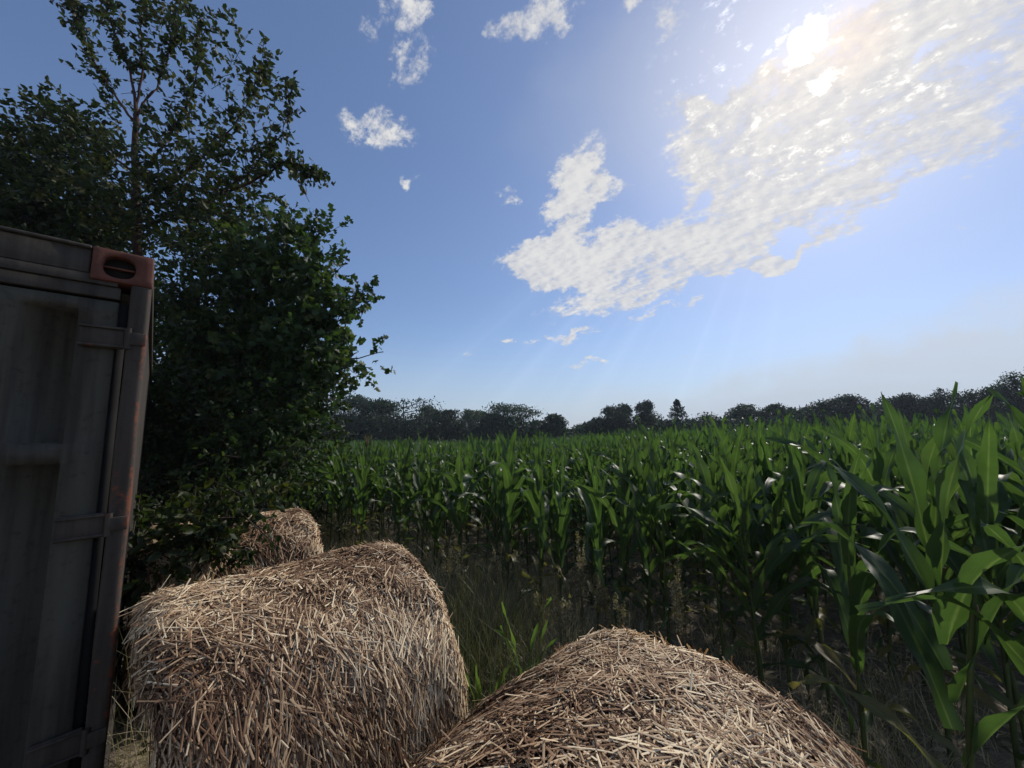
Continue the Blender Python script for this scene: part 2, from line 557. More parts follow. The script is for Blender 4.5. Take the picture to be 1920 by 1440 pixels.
tag(mb.obj('ground', ground_mat(), smooth=True), 'bare brown soil of the field strewn with straw', 'ground', kind='structure')

# ------------------------------------------------------------------ shipping container (door end towards the bales)
LEAN = R(1.2)
cx_, cy_ = -1.559, 1.544
ux = np.array([0.722, 0.692])
base = (cx_ + 0.054 * ux[0], cy_ + 0.054 * ux[1], 0.161)
cont = empty('shipping_container', base, 'dark grey weathered shipping container with a red corner casting', 'shipping container')
cont.rotation_euler = (Matrix.Rotation(math.atan2(ux[1], ux[0]), 3, 'Z') @ Matrix.Rotation(-LEAN, 3, 'Y')).to_euler()
CW, CL, CH = 2.438, 6.06, 2.591


def part(name, mat, fn, parent=cont, label=None, smooth=False):
    b_ = MB()
    fn(b_)
    o = b_.obj(name, mat, parent, smooth)
    if label:
        o['label'] = label
    return o


def corrugated(mb, fixed, a0, a1, z0, z1, axis, depth, sign):
    n = int((a1 - a0) / 0.07)
    aa = np.linspace(a0, a1, n * 2)
    off = np.array([0, depth, depth, 0])[np.arange(n * 2) % 4] * sign + fixed
    lo = np.stack([off, aa, np.full(n * 2, z0)], -1) if axis == 'y' else np.stack([aa, off, np.full(n * 2, z0)], -1)
    hi = lo.copy()
    hi[:, 2] = z1
    k = n * 2
    i = np.arange(k - 1)
    mb.add(np.concatenate([lo, hi]), np.stack([i, i + 1, k + i + 1, k + i], -1))


def body(b_):
    corrugated(b_, -0.02, 0.1, CL - 0.1, 0.16, CH - 0.06, 'y', 0.036, -1)
    corrugated(b_, -CW + 0.02, 0.1, CL - 0.1, 0.16, CH - 0.06, 'y', 0.036, 1)
    corrugated(b_, CL - 0.03, -CW + 0.1, -0.1, 0.16, CH - 0.06, 'x', 0.036, -1)
    box(b_, (-CW + 0.03, 0.06, CH - 0.05), (-0.03, CL - 0.03, CH - 0.02))
    box(b_, (-CW + 0.03, 0.06, 0.10), (-0.03, CL - 0.03, 0.16))
    for x0 in (-0.06, -CW):
        box(b_, (x0, 0.17, CH - 0.06), (x0 + 0.06, CL - 0.17, CH), bev=0.006)
        box(b_, (x0, 0.17, 0.0), (x0 + 0.06, CL - 0.17, 0.155), bev=0.006)
    for x0 in (-0.12, -CW + 0.003):
        box(b_, (x0, CL - 0.12, 0.12), (x0 + 0.117, CL - 0.003, CH - 0.12))


part('body', M_side, body)
part('door_header', M_side, lambda b_: (box(b_, (-CW + 0.181, 0.005, CH - 0.112), (-0.181, 0.09, CH - 0.012), bev=0.006), box(b_, (-CW + 0.181, -0.012, CH - 0.014), (-0.181, 0.10, CH - 0.001), bev=0.004),
                                      box(b_, (-CW + 0.181, 0.004, CH - 0.150), (-0.10, 0.08, CH - 0.1125), bev=0.003), box(b_, (-CW + 0.19, 0.016, CH - 0.200), (-0.09, 0.08, CH - 0.1505), bev=0.004)))
part('door_sill', M_side, lambda b_: box(b_, (-CW + 0.181, 0.0, 0.0), (-0.181, 0.10, 0.13), bev=0.006))
for sx in (0, 1):
    # corner post: a flange facing the doors and a rounded outer edge
    def post(b_, sx=sx):
        m = (lambda x: x) if sx == 0 else (lambda x: -CW - x)
        prof = [(-0.060, 0.045), (-0.060, 0.004), (-0.052, -0.004), (-0.014, -0.006), (-0.004, -0.002), (0.0, 0.010), (0.0, 0.120), (-0.060, 0.120)]
        zs = np.concatenate([[0.119], np.linspace(0.2, CH - 0.2, 24), [CH - 0.135]])
        pts = np.array([[(m(px_) + 0.0015 * math.sin(z_ * 9 + px_ * 80), py_ + 0.0012 * math.sin(z_ * 13), z_) for px_, py_ in prof] for z_ in zs])
        n = len(prof)
        i, j = np.meshgrid(np.arange(len(zs) - 1), np.arange(n), indexing='ij')
        f = np.stack([i * n + j, i * n + (j + 1) % n, (i + 1) * n + (j + 1) % n, (i + 1) * n + j], -1).reshape(-1, 4)
        b_.add(pts.reshape(-1, 3), f)
    part('corner_post', M_post, post, label='corner post with a rusty red edge' if sx == 0 else None)


def casting(b_, x0, z0, hh, y0=-0.008):
    """corner casting block with an oval hole in its face"""
    w = 0.178
    cx, cz = x0 + w * 0.44, z0 + hh * 0.48
    n = 32
    a = np.linspace(0, 2 * np.pi, n, endpoint=False)
    q = math.atan2(hh, w)
    for qq in (q, math.pi - q, math.pi + q, 2 * math.pi - q):
        a[np.argmin(np.abs(a - qq))] = qq
    ca, sa = np.cos(a), np.sin(a)
    t = 1 / np.maximum(np.abs(ca) / (w / 2), np.abs(sa) / (hh / 2))
    ox, oz = x0 + w / 2 + ca * t, z0 + hh / 2 + sa * t
    k = (np.abs(ca) ** 2.6 + np.abs(sa) ** 2.6) ** (-1 / 2.6)
    ix, iz = cx + 0.047 * ca * k, cz + 0.045 * sa * k
    d = y0
    bv = 0.004
    sq = lambda v, c0, h0: np.clip(v, c0 - h0 + bv, c0 + h0 - bv)
    rings = [np.stack([ox, np.full(n, 0.16), oz], -1), np.stack([ox, np.full(n, d + bv), oz], -1),
             np.stack([sq(ox, x0 + w / 2, w / 2), np.full(n, d), sq(oz, z0 + hh / 2, hh / 2)], -1),
             np.stack([ix + (ix - cx) * 0.08, np.full(n, d), iz + (iz - cz) * 0.08], -1), np.stack([ix, np.full(n, d + 0.006), iz], -1), np.stack([ix, np.full(n, d + 0.04), iz], -1)]
    V = np.concatenate(rings)
    F = []
    for r_ in range(len(rings) - 1):
        i = np.arange(n)
        F.append(np.stack([r_ * n + i, r_ * n + (i + 1) % n, (r_ + 1) * n + (i + 1) % n, (r_ + 1) * n + i], -1))
    b_.add(V, np.concatenate(F))
    b_.add(rings[0], [list(range(n))])
    return cx, cz


for x0 in (-0.178, -CW):
    for z0 in (CH - 0.134, 0.0):
        pos = []
        c_ = part('corner_casting', M_cast, lambda b_: pos.append(casting(b_, x0, z0, 0.134 if z0 else 0.118)))
        cx, cz = pos[0]
        part('hole_back', M_hole, lambda b_: box(b_, (cx - 0.06, 0.034, cz - 0.05), (cx + 0.06, 0.05, cz + 0.05)), parent=c_)
        part('hole_bar', M_cast, lambda b_: box(b_, (cx - 0.05, 0.012, cz - 0.004), (cx + 0.05, 0.033, cz + 0.004), bev=0.003), parent=c_)


def door_leaf(b_, xr, flip):
    """pressed steel door leaf: framed panels with vertical grooves, as a height field over the leaf"""
    w = 1.12
    z0, z1 = 0.135, 2.385
    ss = sorted(set(np.round(np.concatenate([[0, 0.005, 0.108, 0.112, 0.116, 0.14, 0.17, 0.20, 0.23, 0.255, 0.27], 0.36 + np.array([0, 0.004, 0.03, 0.06, 0.09, 0.12, 0.145]), 0.62 + np.array([0, 0.004, 0.03, 0.06, 0.09, 0.12, 0.145]), 0.86 + np.array([0, 0.004, 0.03, 0.06, 0.09, 0.12, 0.145]), [w - 0.004, w]]), 4)))
    hs = sorted(set(np.round([z0, z0 + 0.005, 0.26, 0.264, 1.725, 1.733, 1.802, 1.809, 2.326, 2.331, z1 - 0.005, z1, 0.8, 1.2, 1.5, 2.0], 4)))

    def dep(s, h):
        inside = (0.262 < h < 1.729) or (1.805 < h < 2.329)
        y = 0.022
        if s < 0.003 or s > w - 0.003 or h < z0 + 0.003 or h > z1 - 0.003:
            return 0.05
        if inside:
            for g in (0.110, 0.36, 0.62, 0.86):
                q = s - g
                if 0.001 < q < 0.155:
                    y = 0.022 + 0.075 * max(0, 1 - max(0, q - 0.03) / 0.115)
        return y
    V = [((xr - s) if not flip else (xr + s), dep(s, h), h) for h in hs for s in ss]
    n = len(ss)
    i, j = np.meshgrid(np.arange(len(hs) - 1), np.arange(n - 1), indexing='ij')
    b_.add(V, np.stack([i * n + j, i * n + j + 1, (i + 1) * n + j + 1, (i + 1) * n + j], -1).reshape(-1, 4))


HZ = [2.182, 1.440, 0.672, 0.22]
for flip in (False, True):
    xr = -0.09 if not flip else -CW + 0.09
    dl = part('door', M_door, lambda b_: door_leaf(b_, xr, flip))
    part('gasket', M_rubber, lambda b_: box(b_, (xr - 0.004 if not flip else xr - 0.026, 0.040, 0.14), (xr + 0.026 if not flip else xr + 0.004, 0.055, 2.38)), parent=dl)
    for z in HZ:
        def hinge(b_, z=z):
            s = (lambda a, b: (xr - b, xr - a)) if not flip else (lambda a, b: (xr + a, xr + b))
            x0, x1 = s(-0.025, 0.10)
            box(b_, (x0, 0.001, z), (x1, 0.018, z + 0.092), bev=0.004)
            for q in (0.004, 0.078):
                box(b_, (x0 - 0.002, -0.008, z + q), (x1 + 0.002, 0.006, z + q + 0.010), bev=0.003)
            px = x1 + 0.010 if not flip else x0 - 0.010
            tube(b_, [(px, -0.003, z + 0.002), (px, -0.003, z + 0.09)], 0.012, 8)
            lug0 = (px - 0.004, -0.013, z + 0.02) if not flip else (px - 0.056, -0.013, z + 0.02)
            box(b_, lug0, (lug0[0] + 0.058, -0.004, z + 0.072), bev=0.003)
        part('hinge', M_post if not flip else M_door, hinge, parent=dl)
    for q in (0.56, 1.0):
        X = xr - q if not flip else xr + q
        part('lock_rod', M_side, lambda b_: (tube(b_, [(X, -0.012, 0.03), (X, -0.012, 1.2), (X, -0.012, CH - 0.05)], 0.014, 10), box(b_, (X - 0.05, -0.004, 0.55), (X + 0.05, 0.021, 0.61), bev=0.003), box(b_, (X - 0.05, -0.004, 1.95), (X + 0.05, 0.021, 2.01), bev=0.003)), parent=dl)


# ------------------------------------------------------------------ straw bales
def make_bale(name, label, cx, cy, theta, Rr, L, nstraw, seed, len_rng=(0.05, 0.165), wid=(0.0014, 0.0032), taper=0.0, flat_top=0.0, rc=0.11):
    rg = np.random.default_rng(seed)
    ax = np.array([math.sin(theta), math.cos(theta), 0])
    nn = np.array([ax[1], -ax[0], 0])
    up = np.array([0, 0, 1.0])
    z0 = gz1(cx, cy) - 0.012 - 0.22 * flat_top
    ph = rg.random(12) * 6.28

    def surf(a, th):
        """a in [-L/2, L/2] along the axis, th round it; returns point, normal"""
        e = np.clip(np.abs(a) - (L / 2 - rc), 0, rc)
        drop = rc - np.sqrt(np.maximum(rc * rc - e * e, 0))
        lump = 0.006 * np.sin(3 * th + ph[0] + 2.1 * a) + 0.005 * np.sin(7 * a + 2 * th + ph[1]) + 0.008 * np.sin(11 * th + ph[2] + 9 * a) + 0.006 * np.sin(23 * a + 13 * th + ph[3])
        r = Rr - drop + lump
        sq = 1 - 0.03 * np.maximum(0, -np.sin(th)) - flat_top * np.maximum(0, np.sin(th)) ** 3
        k = np.where(a < 0, 1 - taper * np.clip(1 - np.sin(th), 0, 1.4), 1.0)
        P = np.array([cx, cy, z0 + Rr])[None] + (a * k)[:, None] * ax + (r * np.cos(th))[:, None] * nn + (r * np.sin(th) * sq)[:, None] * up
        ea = np.sign(a) * e / rc
        N_ = ea[:, None] * ax + np.sqrt(1 - ea * ea)[:, None] * (np.cos(th)[:, None] * nn + np.sin(th)[:, None] * up)
        return P, N_

    def end_surf(u, th, sgn):
        r = (Rr - rc) * u
        k = np.where(sgn < 0, 1 - taper * np.clip(1 - np.sin(th) * u, 0, 1.4), 1.0)
        a = k * np.full(len(u), sgn * L / 2) + sgn * 0.015 * np.sin(5 * th + 9 * u)
        k = np.where(a < 0, 1 - taper * np.clip(1 - np.sin(th), 0, 1.4), 1.0)
        P = np.array([cx, cy, z0 + Rr])[None] + (a * k)[:, None] * ax + (r * np.cos(th))[:, None] * nn + (r * np.sin(th))[:, None] * up
        return P, np.broadcast_to(ax * sgn, P.shape)

    b_ = MB()
    # packed core
    na, nt = 26, 64
    A = np.linspace(-L / 2, L / 2, na)
    T = np.linspace(0, 2 * np.pi, nt, endpoint=False)
    P, N_ = surf(np.repeat(A, nt), np.tile(T, na))
    P = P - N_ * 0.012
    i, j = np.meshgrid(np.arange(na - 1), np.arange(nt), indexing='ij')
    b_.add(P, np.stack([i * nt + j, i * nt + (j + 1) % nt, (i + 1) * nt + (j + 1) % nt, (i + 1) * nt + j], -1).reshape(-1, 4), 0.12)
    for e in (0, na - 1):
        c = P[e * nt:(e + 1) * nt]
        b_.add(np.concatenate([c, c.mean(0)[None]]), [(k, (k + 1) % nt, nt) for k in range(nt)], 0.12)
    # loose straws over the skin
    ne = int(nstraw * 0.16)
    a = (rg.random(nstraw) - 0.5) * L
    th = rg.uniform(-0.9, math.pi + 0.9, nstraw)
    P, N_ = surf(a, th)
    eT = -np.sin(th)[:, None] * nn + np.cos(th)[:, None] * up
    side = np.where(np.cos(th) > 0, -1.0, 1.0)[:, None] * eT           # down the flank
    eA = np.cross(N_, side)
    top = np.clip(np.sin(th), 0, 1) ** 3
    # combed in swirls, looser on top
    swirl = 0.38 * np.sin(4.1 * a + 2.3 * th + ph[4]) + 0.22 * np.sin(9.0 * a - 3.1 * th + ph[5])
    phi = swirl * (0.6 + 0.8 * top) + rg.normal(size=nstraw) * (0.30 + 0.80 * top)
    dirs = np.cos(phi)[:, None] * side + np.sin(phi)[:, None] * eA
    u = np.sqrt(rg.random(ne))
    the = rg.random(ne) * 6.28
    sg = np.where(rg.random(ne) > 0.5, 1.0, -1.0)
    Pe, Ne = [], []
    P1, N1 = end_surf(u, the, 1.0)
    P2, N2 = end_surf(u, the, -1.0)
    Pe = np.where(sg[:, None] > 0, P1, P2)
    Ne = np.where(sg[:, None] > 0, N1, N2)
    ra = rg.normal(size=ne) * 0.7 - math.pi / 2
    de = np.cos(ra)[:, None] * nn + np.sin(ra)[:, None] * up
    P = np.concatenate([P, Pe])
    N_ = np.concatenate([N_, Ne])
    dirs = np.concatenate([dirs, de])
    m = len(P)
    stick = np.abs(rg.normal(size=m)) * 0.10 + np.where(rg.random(m) < 0.03, rg.uniform(0.2, 0.6, m), 0) - 0.04
    dirs = dirs + N_ * stick[:, None]
    dirs /= np.linalg.norm(dirs, axis=1)[:, None]
    ln = rg.uniform(*len_rng, m) * np.where(rg.random(m) < 0.04, 1.7, 1.0) * np.where(rg.random(m) < 0.3, 0.55, 1.0)
    wd = rg.uniform(*wid, m)
    sidev = np.cross(dirs, N_)
    sidev /= np.linalg.norm(sidev, axis=1)[:, None]
    nrm = np.cross(sidev, dirs)
    lift = rg.uniform(-0.016, 0.018, m)
    bend = rg.normal(size=m) * 0.05
    bend2 = -np.abs(ln) * 0.10
    ts = np.array([-0.5, 0.0, 0.5])
    pts = P[:, None] + N_[:, None] * lift[:, None, None] + dirs[:, None] * (ts[None, :, None] * ln[:, None, None]) \
        + sidev[:, None] * ((ts ** 2)[None, :, None] * (bend * ln)[:, None, None]) + nrm[:, None] * ((ts ** 2)[None, :, None] * bend2[:, None, None] * 4 * ln[:, None, None])
    ring = np.array([(-1, 0), (0, 0.85), (1, 0)])                      # a half-round straw
    flat = np.where(rg.random(m) < 0.3, 0.25, 1.0)
    V = pts[:, :, None] + ring[None, None, :, 0:1] * (sidev * wd[:, None])[:, None, None] + ring[None, None, :, 1:2] * (nrm * (wd * flat)[:, None])[:, None, None]
    V = V.reshape(m, 9, 3)
    fq = np.array([(0, 1, 4, 3), (1, 2, 5, 4), (3, 4, 7, 6), (4, 5, 8, 7)])
    F = (np.arange(m)[:, None, None] * 9 + fq[None]).reshape(-1, 4)
    patch = 0.13 * np.sin(P[:, 0] * 5 + ph[6]) + 0.10 * np.sin(P[:, 1] * 7 + P[:, 2] * 6 + ph[7])
    tint = np.clip(0.44 + patch + rg.normal(size=m) * 0.24 + np.where(lift > 0.006, 0.10, -0.03), 0.03, 1.0)
    b_.add(V.reshape(-1, 3), F, np.repeat(tint, 9))
    # a few long stray stalks
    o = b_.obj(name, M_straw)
    return tag(o, label, 'straw bale', 'round straw bales in a row')


make_bale('straw_bale', 'large round straw bale beside the container, seen almost whole', -1.063, 1.972, 0.770, 0.662, 1.147, 52000, 3, taper=0.27, rc=0.09)
make_bale('straw_bale', 'closest round straw bale, only its domed top in view at the bottom edge', 0.284, 1.101, 0.73, 0.648, 1.25, 52000, 4, flat_top=0.125, rc=0.138)
make_bale('straw_bale', 'smallest-looking straw bale under the overhanging leaves, farthest from the camera', -2.488, 3.501, 0.803, 0.615, 1.2, 22000, 5, wid=(0.002, 0.004))

# ------------------------------------------------------------------ corn
ROW_D = np.array([0.827, -0.562])
ROW_N = np.array([0.562, 0.827])
ROW_O = np.array([-3.7, 6.9])


def corn_leaf(mb, z0, az, length, width, e0, droop, rg, na=9, nc=5, tint=0.8, kink=None, wav=1.0, base_r=0.012):
    """one arching blade folded along its midrib"""
    t = np.linspace(0, 1, na)
    el = e0 - droop * t ** 1.6
    if kink is not None:
        el = el - kink[1] / (1 + np.exp(-(t - kink[0]) * 34))
    ds = length / (na - 1)
    rr = np.concatenate([[0], np.cumsum(np.cos(el[:-1]) * ds)]) + base_r
    hh = np.concatenate([[0], np.cumsum(np.sin(el[:-1]) * ds)]) + z0
    daz = az + rg.normal() * 0.35 * t ** 1.5
    h = np.stack([np.cos(daz), np.sin(daz), np.zeros(na)], -1)
    sd = np.stack([-np.sin(daz), np.cos(daz), np.zeros(na)], -1)
    C = h * rr[:, None]
    C[:, 2] += hh
    nr = h * (-np.sin(el))[:, None]
    nr[:, 2] += np.cos(el)
    tw = rg.normal() * 0.9 * t ** 1.4
    s2 = sd * np.cos(tw)[:, None] + nr * np.sin(tw)[:, None]
    n2 = -sd * np.sin(tw)[:, None] + nr * np.cos(tw)[:, None]
    w = width * np.minimum(1, 0.45 + 2.0 * t) * np.maximum(0.02, 1 - t ** 2.6) * 0.5
    x = np.linspace(-1, 1, nc)
    fold = 0.45 - 0.25 * t
    ph = rg.random() * 6.28
    und = wav * 0.010 * np.sin(t[:, None] * 17 + ph + x[None] * 1.3) * np.abs(x)[None]
    V = C[:, None] + s2[:, None] * (x[None, :, None] * w[:, None, None]) + n2[:, None] * ((np.abs(x)[None] * (w * fold)[:, None] + und)[..., None])
    i, j = np.meshgrid(np.arange(na - 1), np.arange(nc - 1), indexing='ij')
    F = np.stack([i * nc + j, i * nc + j + 1, (i + 1) * nc + j + 1, (i + 1) * nc + j], -1).reshape(-1, 4)
    tt = tint + np.where(t > 0.88, -0.12, 0)
    mb.add(V.reshape(-1, 3), F, np.clip(np.repeat(tt, nc) + rg.normal() * 0.04, 0, 1), np.tile(np.abs(x), na))


def corn_variant(seed, lod, H=2.0, tassel=False):
    rg = np.random.default_rng(seed)
    fol, st, ta = MB(), MB(), MB()
    az0 = rg.random() * 6.28
    nl = {0: 12, 1: 10, 2: 7}[lod]
    na, nc = {0: (16, 5), 1: (7, 3), 2: (5, 2)}[lod]
    top = 0.74 * H
    lean = rg.normal(size=2) * 0.03
    zs = np.linspace(0, top, 10)
    nodes = 0.002 * (np.arange(10) % 2)
    if lod < 2:
        tube(st, np.stack([lean[0] * (zs / H) ** 2 * 3, lean[1] * (zs / H) ** 2 * 3, zs - 0.03], -1), np.linspace(0.0135, 0.006, 10) + nodes, 7 if lod == 0 else 4)
    for k in range(nl):
        q = k / (nl - 1)
        if lod == 2:
            q = 0.25 + 0.75 * q
        z = H * (0.17 + 0.56 * q ** 0.95)
        az = az0 + (k % 2) * math.pi + rg.normal() * 0.35
        L = H * (0.26 + 0.20 * math.sin(math.pi * min(1, 0.15 + q * 0.78))) * rg.uniform(0.85, 1.12)
        wd = H * (0.025 + 0.025 * math.sin(math.pi * (0.12 + 0.72 * q))) * rg.uniform(0.85, 1.15)
        kink = None
        if q < 0.2:
            tint, e0, dr = rg.choice([0.03, 0.10, 0.25, 0.5]), R(rg.uniform(20, 55)), R(rg.uniform(90, 140))
            L *= 0.75
            wd *= 0.8
        elif q > 0.80:
            tint, e0, dr = 0.9, R(rg.uniform(76, 88)), R(rg.uniform(0, 28))
            L *= 0.92
        else:
            tint, e0, dr = rg.uniform(0.5, 0.95), R(rg.uniform(58, 76)), R(rg.uniform(35, 110))
            if rg.random() < 0.5:
                kink = (rg.uniform(0.45, 0.75), R(rg.uniform(50, 105)))
                dr *= 0.4
        corn_leaf(fol, z, az, L, wd, e0, dr, rg, na, nc, tint, kink, wav=1.7 if lod == 0 else 0.8)
    if tassel:
        for k in range(9):
            az, el = rg.random() * 6.28, R(rg.uniform(55, 88))
            l = rg.uniform(0.14, 0.24)
            d = np.array([math.cos(az) * math.cos(el), math.sin(az) * math.cos(el), math.sin(el)])
            p0 = np.array([0, 0, H * 0.9])
            tube(ta, [p0, p0 + d * l * 0.5, p0 + d * l], [0.004, 0.005, 0.002], 4)
        tube(st, [(0, 0, top - 0.05), (0, 0, H * 0.92)], 0.005, 4)
    return fol, st, ta


NVAR = 14
proto = []
for k in range(NVAR):
    f_, s_, t_ = corn_variant(100 + k, 0)
    proto.append((f_.mesh('foliage', M_corn, True), s_.mesh('stalk', M_stalk, True)))
f_, s_, t_ = corn_variant(160, 0, tassel=True)
tassel_proto = (f_.mesh('foliage', M_corn, True), s_.mesh('stalk', M_stalk, True), t_.mesh('tassel', M_tassel))


def height_at(x, y):
    return 1.80 + 0.035 * min(max(x + 2.5, 0), 9)


def put_corn(x, y, h, label, group=None, k=None, rot=None, tassel=False):
    r_ = empty('corn_plant', (x, y, gz1(x, y)), label, 'corn plant', group)
    r_.rotation_euler = (random.gauss(0, 0.03), random.gauss(0, 0.03), rot if rot is not None else random.random() * 6.28)
    s_ = h / 2.0
    r_.scale = (s_ * random.uniform(0.95, 1.1), s_ * random.uniform(0.95, 1.1), s_)
    pr = tassel_proto if tassel else proto[k if k is not None else random.randrange(NVAR)]
    for nm, me in zip(('foliage', 'stalk', 'tassel'), pr):
        o = bpy.data.objects.new(nm, me)
        COL.objects.link(o)
        o.parent = r_
    return r_


def pix(x, y, z):
    d = y * CP + (z - EYE) * SP
    u = -y * SP + (z - EYE) * CP
    return 960 + 700 * x / d, 720 - 700 * u / d


# the plants that stand out, near the right-hand bale
EXTRA = [
    (1.76, 1.66, 2.18, 'tall near corn plant with a broad pointed top, right of the closest bale'),
    (2.18, 1.52, 2.0, 'near corn plant with big drooping blades at the right edge of the picture'),
    (2.55, 2.12, 2.10, 'corn plant just behind the two nearest plants at the right edge'),
    (2.95, 1.95, 2.20, 'corn plant partly cut off by the right edge behind the drooping one'),
    (1.98, 2.35, 1.95, 'leafy corn plant between the nearest tall plant and the front row'),
    (2.62, 2.50, 2.15, 'corn plant standing behind the tall near plant, right side'),
    (3.25, 2.25, 2.25, 'high corn plant reaching over the right edge of the field'),
    (1.72, 2.78, 1.85, 'bright green corn plant with upright blades over the right slope of the closest bale'),
]
placed = []
for x, y, h, lab in EXTRA:
    put_corn(x, y, h, lab)
    placed.append((x, y))
cand = []
for row in range(0, 120):
    for s in np.arange(-30, 95, 0.21):
        p = ROW_O + ROW_D * (s + random.uniform(-0.04, 0.04)) + ROW_N * (row * 0.75 + random.gauss(0, 0.025))
        x, y = p
        if y < 0.6 or y > 47 or abs(x) > 1.62 * y + 1.0:
            continue
        if row < 2 and random.random() < 0.30:
            continue
        if y > 14 and random.random() > (0.62 if y < 28 else 0.42):
            continue
        if min((x - a) ** 2 + (y - b) ** 2 for a, b in placed) < 0.09:
            continue
        if math.hypot(x - 0.75, y - 1.5) < 1.0 or x < -4.6 + 0.0 * y and y < 8.2:
            continue
        cand.append((math.hypot(x, y), row, x, y))
cand.sort()
inframe = []
for d, row, x, y in cand:
    px, py = pix(x, y, gz1(x, y) + 1.7)
    if -40 < px < 1960:
        inframe.append((d, row, x, y))
near = inframe[:292 - 1]
nearset = set((c[2], c[3]) for c in near)


def corn_label(row, x, y):
    px = pix(x, y, 1.7)[0]
    zone = 0 if px < 880 else (1 if px < 1300 else (2 if px < 1620 else 3))
    where = ['behind the large bale', 'behind the gap between bales', 'behind the closest bale', 'at the far right'][zone]
    if row == 0:
        return 'green corn plant of the field\'s front row, ' + where, 'front row of corn'
    if row <= 2:
        return 'corn plant half hidden by the front row, ' + where, 'second and third rows of corn'
    return 'corn plant deeper in the field with its upper leaves showing, ' + where, 'corn plants deeper in the field'


for d, row, x, y in near:
    lab, grp = corn_label(row, x, y)
    put_corn(x, y, height_at(x, y) * random.uniform(0.86, 1.10), lab, grp)
p = at(690, 850, 6.6)
put_corn(p[0], p[1], 1.98, 'corn plant with a reddish tassel at its top, beyond the large left bale', tassel=True)

lodm = [corn_variant(300 + k, 1)[0:2] for k in range(8)]
lodf = [corn_variant(400 + k, 2)[0] for k in range(8)]
mass = MB()
for d, row, x, y in cand:
    if (x, y) in nearset:
        continue
    h = height_at(x, y) * random.uniform(0.88, 1.08) / 2.0
    a = random.random() * 6.28
    Mx = np.array([[h * math.cos(a), -h * math.sin(a), 0, x], [h * math.sin(a), h * math.cos(a), 0, y], [0, 0, h, gz1(x, y)], [0, 0, 0, 1]])
    if d < 13:
        f_, s_ = lodm[random.randrange(8)]
        mass.addmb(f_, Mx)
        mass.addmb(s_, Mx)
    else:
        mass.addmb(lodf[random.randrange(8)], Mx, random.gauss(0, 0.05))
tag(mass.obj('corn_field', M_cornfar, smooth=True), 'dense mass of green corn stretching to the tree line', 'corn', kind='stuff')


# young self-sown corn shoots in the gap between the bales
def shoot(x, y, h, seed, label):
    rg = np.random.default_rng(seed)
    r_ = empty('corn_shoot', (x, y, gz1(x, y)), label, 'young corn', 'young corn shoots between the bales')
    f = MB()
    for k in range(6):
        corn_leaf(f, 0.05 * h + k * 0.07 * h, k * math.pi + rg.normal() * 0.5, h * rg.uniform(0.55, 0.85), 0.032 + 0.01 * rg.random(), R(rg.uniform(76, 88)), R(rg.uniform(8, 60)), rg, 10, 5, rg.uniform(0.75, 1.0), base_r=0.006)
    f.obj('foliage', M_young, r_, True)
    s = MB()
    tube(s, [(0, 0, -0.02), (0, 0, 0.3 * h), (0, 0, 0.55 * h)], [0.008, 0.006, 0.003], 6)
    s.obj('stalk', M_stalk, r_)


p = at(985, 1300, 2.55)
shoot(p[0], p[1], 0.98, 1, 'tall thin corn shoot rising just behind the closest bale')
p = at(905, 1330, 2.35)
shoot(p[0], p[1], 0.72, 2, 'short pale corn shoot in the gap between the two near bales')

# ------------------------------------------------------------------ trees by the container
def leaf_cloud(mb, pos, nrm_dir, size, rg, tint, lobed=False):
    """many small leaves: pos (n,3), nrm_dir (n,3) leaf pointing directions"""
    n = len(pos)
    d = nrm_dir / (np.linalg.norm(nrm_dir, axis=1)[:, None] + 1e-9)
    r = rg.normal(size=(n, 3))
    s = np.cross(d, r)
    s /= np.linalg.norm(s, axis=1)[:, None] + 1e-9
    u = np.cross(s, d)
    if lobed:
        sh = np.array([(0, 0), (0.28, -0.52), (0.42, -0.18), (0.72, -0.36), (1.0, 0), (0.72, 0.36), (0.42, 0.18), (0.28, 0.52)])
        k = np.array([0, 0.10, 0.0, 0.06, -0.10, 0.06, 0.0, 0.10])
    else:
        sh = np.array([(0, 0), (0.3, -0.27), (0.68, -0.22), (1.0, 0), (0.68, 0.22), (0.3, 0.27)])
        k = np.array([0, 0.10, 0.07, -0.12, 0.07, 0.10])
    q = len(sh)
    V = pos[:, None] + (d[:, None] * sh[None, :, 0:1] + s[:, None] * sh[None, :, 1:2] + u[:, None] * k[None, :, None]) * size[:, None, None]
    half = q // 2
    F1 = np.arange(n)[:, None] * q + np.arange(0, half + 1)[None]
    F2 = np.arange(n)[:, None] * q + np.concatenate([np.arange(half, q), [0]])[None]
    mb.add(V.reshape(-1, 3), np.concatenate([F1, F2]), np.repeat(tint, q))


